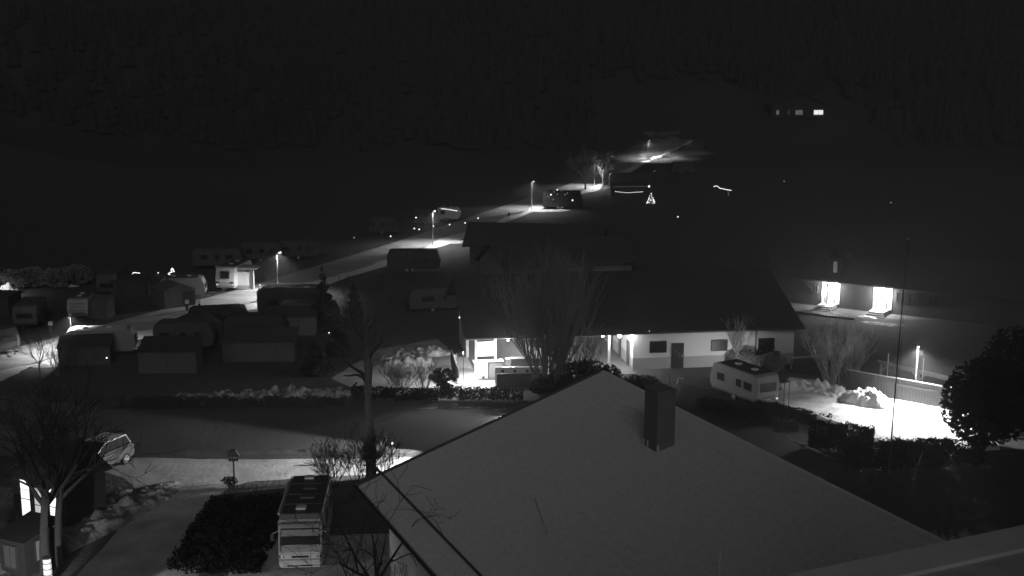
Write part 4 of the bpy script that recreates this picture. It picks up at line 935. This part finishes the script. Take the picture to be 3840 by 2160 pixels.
# added unseen lamp past the left edge brightens that bank
g = P(28, 1102); heap('snow_heap', g.x, g.y, 1.5, .9, 1.1, 'snow', 0, seed=41, n=26, label='bright pointed snow heap at the left edge', cat='snow heap')
g = P(262, 1074); heap('snow_heap', g.x, g.y, 1.2, .5, .3, 'snow', R(12), seed=42, n=20, label='small bright snow strip right of the frosted bushes', cat='snow heap')
street_lamp(P(-50, 1100).x, P(-50, 1100).y - 3.0, 3.4, R(30), 900, 'added unseen lamp past the left edge, brightening the frosted bushes', group=None, glow='lamp')

# ------------------------------------------------------------------ chalet with glowing windows bottom left
g = P(150, 1985)
cl_ = thing('chalet', (g.x, g.y, 0), R(-28), 'small dark chalet with glowing windows behind bare branches', 'chalet')
bx('wall', 'black', cl_, (0, 1.6, 1.7), (4.4, 3, 3.4))
for s in (-1, 1): B().slab([(0, -.3, 4.6), (s * 2.5, -.3, 3.2), (s * 2.5, 3.4, 3.2), (0, 3.4, 4.6)], .14).out('roof', 'black', cl_)
B().prism([(-2.2, 3.35), (2.2, 3.35), (0, 4.45)], .12, .25).out('gable', 'black', cl_)
GW = mat('curtained_window', .5, .6, emit=.55)
wallwin(cl_, -1.0, .02, .85, 2.4, 1.7, m='paneA', frame='dwood', mull=2); wallwin(cl_, .05, .02, .7, 2.2, 1.5, m=GW, frame='dwood', mull=2); wallwin(cl_, 1.35, .02, .8, 2.3, 1.6, m='paneA', frame='dwood', mull=2)
g = P(30, 2165)
ht = thing('garden_hut', (g.x, g.y, 0), R(-25), 'small hut with pale wall and one lit side window at the lower left', 'hut')
bx('wall', 'black', ht, (0, 1.5, 1.0), (1.8, 2.2, 2.0)); B().slab([(-1.2, .1, 2.05), (1.2, .1, 2.05), (1.2, 2.9, 2.5), (-1.2, 2.9, 2.5)], .1).out('roof', 'black', ht)
wallwin(ht, .94, 1.5, .9, 1.2, 1.2, m='paneB', frame='black', axis='x'); wallwin(ht, -.1, .36, .9, 1.3, 1.0, m='dim', frame='dark')
g = P(183, 2195); bl = thing('light_column', g, 0, 'glowing round light column at the bottom left edge', 'lamp'); B().tube([(0, 0, 0), (0, 0, 1.5)], [.22, .2], 14).out('shade', mat('lit_shade', .5, .6, emit=.6), bl, smooth=True)
for k in range(4): B().cyl((0, 0, .3 + .32 * k), .235, .03, 'z', 14).out('ring', 'dmetal', bl)
B().cyl((0, 0, 1.53), .24, .06, 'z', 14).out('cap', 'dmetal', bl)
tree(P(172, 2150), 'dark bare tree whose branches cross the glowing chalet windows', h=9, r=.3, seed=33, m='dbark', depth=5, kids=3, spread=.75, trunk=.5, limbs=9, up=.05, minr=.014)
tree(P(222, 2120), 'second dark trunk right of the chalet tree', h=9, r=.22, seed=34, m='dbark', depth=4, kids=3, spread=.7, trunk=.6, limbs=6, up=.05, minr=.014)
# bank of frozen grass beside the drive
g = P(330, 1990); heap('grass_bank', g.x - .2, g.y + 1.0, 2.1, 8.2, .75, mat('frozen_grass_bank', .09, .9, scale=.9, v2=.3, thr=(.4, .62), bump=1, bscale=2), R(-22), seed=61, n=60, rough=.35, fr=.8, label='frosted grass bank along the left side of the drive', cat='bank')
# sign post on the lower road and reflector post
g = P(880, 1828); t_ = thing('sign_post', g, R(10), 'dark signpost with small cross boards on the lower road', 'sign')
B().tube([(0, 0, 0), (0, 0, 2.15)], .06, 8).out('post', 'dmetal', t_); bx('sign_board', 'dark', t_, (0, 0, 1.85), (.62, .06, .16)); B().prism([(-.38, 2.12), (.38, 2.12), (.16, 2.5), (-.16, 2.5)], -.2, .2).out('cap_board', 'dark', t_)
leafy('evergreen_bush', P(860, 1832), 'tiny dark bush at the foot of the signpost', .55, .4, .7, 400, .07, 'leaf', 120)
g = P(1472, 1742); t_ = thing('marker_dot', g, 0, 'small bright lamp on a dark post beside the lower road', 'marker lamp')
B().tube([(0, 0, 0), (0, 0, 1.45)], .06, 8).out('post', 'dmetal', t_); B().ball((0, 0, 1.5), .085).out('lens', 'bulb', t_)
leafy('shadow_hedge', P(880, 2020), 'black leaf mass standing in for the shadow between drive and motorhome', 2.5, 5.0, .8, 12000, .12, 'black_leaf', 121, 'hedge', shape='box', stem=False)  # stands in for a shadowed area; shade put into black leaves

# ------------------------------------------------------------------ fairy lights and small lamps
def lights(name, label, pts, z=None, r=.05, m='bulb', n=None, cat='string lights', wire=True, dist=None):
    """a string of bulbs; pts are photo points at distance dist"""
    W3 = []
    for px, py in pts:
        a = P(px, py, 0); k = dist / a.y; W3.append(Vector((0, 0, CAMH)).lerp(a, k))
    base = W3[0].copy(); t_ = thing(name, base, 0, label, cat)
    full = []
    if n:
        tot = [0];
        for i in range(1, len(W3)): tot.append(tot[-1] + (W3[i] - W3[i - 1]).length)
        for k in range(n):
            s = tot[-1] * k / (n - 1); i = max(j for j in range(len(tot)) if tot[j] <= s + 1e-9); i = min(i, len(W3) - 2)
            f = (s - tot[i]) / max(1e-6, tot[i + 1] - tot[i]); full.append(W3[i].lerp(W3[i + 1], f))
    else: full = W3
    if wire: B().tube([p - base for p in full], .012, 3).out('wire', 'dmetal', t_)
    key = 'bulb%s%.3f' % (m, r)
    for p in full: piece(key, lambda: B().ball((0, 0, 0), r, 1).out('x', m), 'bulb', t_, p - base)
    return t_
rnd = random.Random(3)
lights('fairy_lights', 'arch of fairy lights on the dark caravan awning', [(2055, 737), (2065, 730), (2078, 720), (2090, 712), (2106, 716), (2119, 730), (2128, 724), (2074, 748), (2090, 728)], dist=208, r=.09, m='dimbulb', wire=False)
for i, (px, py, rr, l_) in enumerate(((2066, 730, .12, 'left bright bulb on the fairy lit caravan'), (2090, 712, .1, 'top bright bulb on the fairy lit caravan'), (2147, 751, .13, 'lowest right bulb on the fairy lit caravan'))):
    lights('single_bulb', l_, [(px, py)], dist=207.6, r=rr, wire=False, cat='lamp')
lights('fairy_lights', 'sagging row of little bulbs under the dark long awning', [(2308, 718), (2350, 723), (2410, 719)], dist=234, r=.055, n=26, m='bulb')
lights('light_bar', 'faint bar of light along the awning edge with a bright end', [(2300, 701), (2436, 698)], dist=236, r=.035, n=40, m='dimbulb'); lights('single_bulb', 'bright lamp at the right end of the bar of light', [(2434, 699)], dist=235, r=.2, wire=False, cat='lamp')
# lit christmas tree
a = P(2441, 763); ct = thing('lit_christmas_tree', a, 0, 'small christmas tree covered with tiny lights', 'christmas tree')
B().cyl((0, 0, 1.0), .75, 2.0, 'z', 12, r2=.05).out('tree_cone', 'leaf', ct)
for k in range(150):
    u = rnd.random() ** .6; an = rnd.uniform(0, 6.28); rr = .78 * u + .03; piece('xb', lambda: B().ball((0, 0, 0), .045, 1).out('x', 'bulb'), 'bulb', ct, (math.cos(an) * rr, math.sin(an) * rr, 2.0 * (1 - u) + .03))
lights('light_chain', 'bright tangled light chain on the dark slope at right', [(2677, 700), (2684, 697), (2692, 699), (2698, 706), (2712, 708), (2724, 711), (2732, 712), (2742, 714)], dist=238, r=.06, n=30); lights('light_chain', 'short hanging end of the bright light chain', [(2730, 714), (2732, 733)], dist=238, r=.05, n=8, m='dimbulb')
lights('light_chain', 'light string along the roof of the faint white caravan', [(1654, 782), (1680, 785), (1714, 791)], dist=196, r=.05, n=26)
lights('light_chain', 'bent light chain far left above the dark pitches', [(491, 1040), (500, 1022), (510, 1023), (524, 1024)], dist=149, r=.04, n=24)
lights('light_cluster', 'cluster of sparkling lights left of the lit motorhome', [(632, 1026), (638, 1022), (642, 1012), (646, 1007), (650, 1014), (644, 1020), (636, 1030), (652, 1018), (648, 1010)], dist=150, r=.085)
lights('light_chain', 'short steep row of fairy lights at the conifer', [(1234, 1248), (1240, 1244), (1247, 1241), (1258, 1232), (1264, 1229), (1270, 1227)], dist=114, r=.055)
for i, (px, py, dd, l_) in enumerate(((975, 1069, 140, 'bright bulb left over the roof of the big dark motorhome'), (1087, 1067, 140, 'bright bulb right over the roof of the big dark motorhome'), (1560, 816, 192, 'bright reflector dot left of the dim street lamp'), (1554, 857, 185, 'left of two reflector dots beside the street'), (1572, 860, 185, 'right of two reflector dots beside the street'), (1625, 848, 184, 'reflector dot on the pole of the middle street lamp'), (1686, 842, 188, 'reflector dot below the faint white caravan'), (1744, 836, 190, 'reflector dot beside the left end of the barn roof'), (1793, 818, 200, 'reflector dot above the left end of the barn roof'), (1465, 886, 175, 'lone reflector dot on the dark pitch'), (1328, 891, 172, 'fainter reflector dot at the far left pitch'), (2542, 813, 190, 'lone dot lamp on the dark slope below the light chain'), (2454, 642, 262, 'left dot lamp under the farthest caravan'), (2522, 643, 262, 'middle dot lamp under the farthest caravan'), (2600, 643, 262, 'right dot lamp under the farthest caravan'), (2941, 680, 215, 'tiny dot lamp far right on the slope'), (3341, 760, 180, 'faint dot lamp above the flag pole'), (738, 1040, 146, 'tiny dot lamp left of the lit motorhome'), (593, 1023, 150, 'tiny dot lamp between the light chain and the cluster'), (400, 1342, 104, 'dot lamp in front of the round nosed caravan'))):
    lights('glow_dot', l_, [(px, py)], dist=dd, r=.07 if dd < 170 else .1, m='bulb' if i not in (10, 12, 13, 14, 15, 16) else 'dimbulb', wire=False, cat='lamp')  # reflector dots get a glow of their own
for i, (px, py) in enumerate(((702, 1160), (748, 1160), (192, 1243))):
    g = P(px, py + 6); t_ = thing('power_post', g, R(10), ['pale topped power post left of the bend', 'pale topped power post right of the bend', 'pale topped power post near the left edge'][i], 'post', 'pale topped power posts')
    bx('post', 'dark', t_, (0, 0, .4), (.3, .25, .8)); bx('meter_box', 'white', t_, (0, 0, 1.0), (.4, .3, .4), bevel=.03)

# ------------------------------------------------------------------ forest on the slopes
def forest():
    rnd = random.Random(99); V = []; Fc = []
    n = 0
    while n < 17000:
        x = rnd.uniform(-420, 440); y = rnd.uniform(335, 690)
        z = hillh(x, y)
        if z < 1.5 and abs(x) < 200: continue
        if abs(x - hp.x) < 22 and y < hp.y + 12 and y > hp.y - 90: continue
        if abs(x - 48) < 24 and y < 385: continue
        n += 1; h = rnd.uniform(5, 10); r = h * .27; a0 = rnd.uniform(0, 6)
        for t3 in range(3):
            zb = z + h * (.08 + .22 * t3); zt_ = z + h * (.45 + .2 * t3); rr = r * (1 - .22 * t3); k = 6; i = len(V)
            V.append((x, y, min(zt_, z + h)))
            for j in range(k):
                q = rr * rnd.uniform(.75, 1.15); V.append((x + math.cos(a0 + 6.283 * j / k) * q, y + math.sin(a0 + 6.283 * j / k) * q, zb + rnd.uniform(-.5, .3)))
            for j in range(k): Fc.append((i, i + 1 + j, i + 1 + (j + 1) % k))
    me = bpy.data.meshes.new('forest'); me.from_pydata(V, [], Fc); me.materials.append(M['forest'])
    o = bpy.data.objects.new('forest', me); link(o); tag(o, 'dark conifer forest covering the slope behind the camp', 'forest', kind='stuff')
forest()
# slope painted pale in the farthest lamp's fan
g = P(2500, 560)
for i, (px, py, rx, ry, h_, rz) in enumerate(((912, 1150, 3.0, 2.1, .25, 25), (1690, 908, 3.4, 1.6, .22, 12), (205, 1366, 2.2, 1.2, .2, 25), (2060, 790, 4.2, 1.8, .2, 12), (600, 1238, 4.2, .9, .15, 33), (990, 1085, 3.0, .8, .2, 20))):
    g = P(px, py); heap('kerb_snow', g.x, g.y, rx, ry, h_, 'snow' if i < 4 else 'court', R(rz), seed=140 + i, n=30, rough=.2, fr=.7, label=['glaring snow patch between the two dark motorhomes', 'bright snow patch at the lamp left of the barn roof', 'glaring snow patch left of the round nosed caravan', 'bright snow curve before the fairy lit caravan', 'dim snow streak along the near side of the street', 'lit snow behind the big dark motorhome'][i], cat='snow heap')

# ------------------------------------------------------------------ thin haze added to lift unlit blacks to the sensor floor
hz = B().box((0, 300, 84), (930, 850, 170)).out('haze', 'metal')
m = bpy.data.materials.new('black_lift_haze'); m.use_nodes = True; t = m.node_tree; t.nodes.clear()
o = t.nodes.new('ShaderNodeOutputMaterial'); v = t.nodes.new('ShaderNodeVolumePrincipled')
v.inputs['Color'].default_value = (.9, .9, .9, 1); v.inputs['Density'].default_value = .0015
v.inputs['Anisotropy'].default_value = 0.5
t.links.new(v.outputs[0], o.inputs['Volume']); hz.data.materials.clear(); hz.data.materials.append(m); tag(hz, kind='stuff')
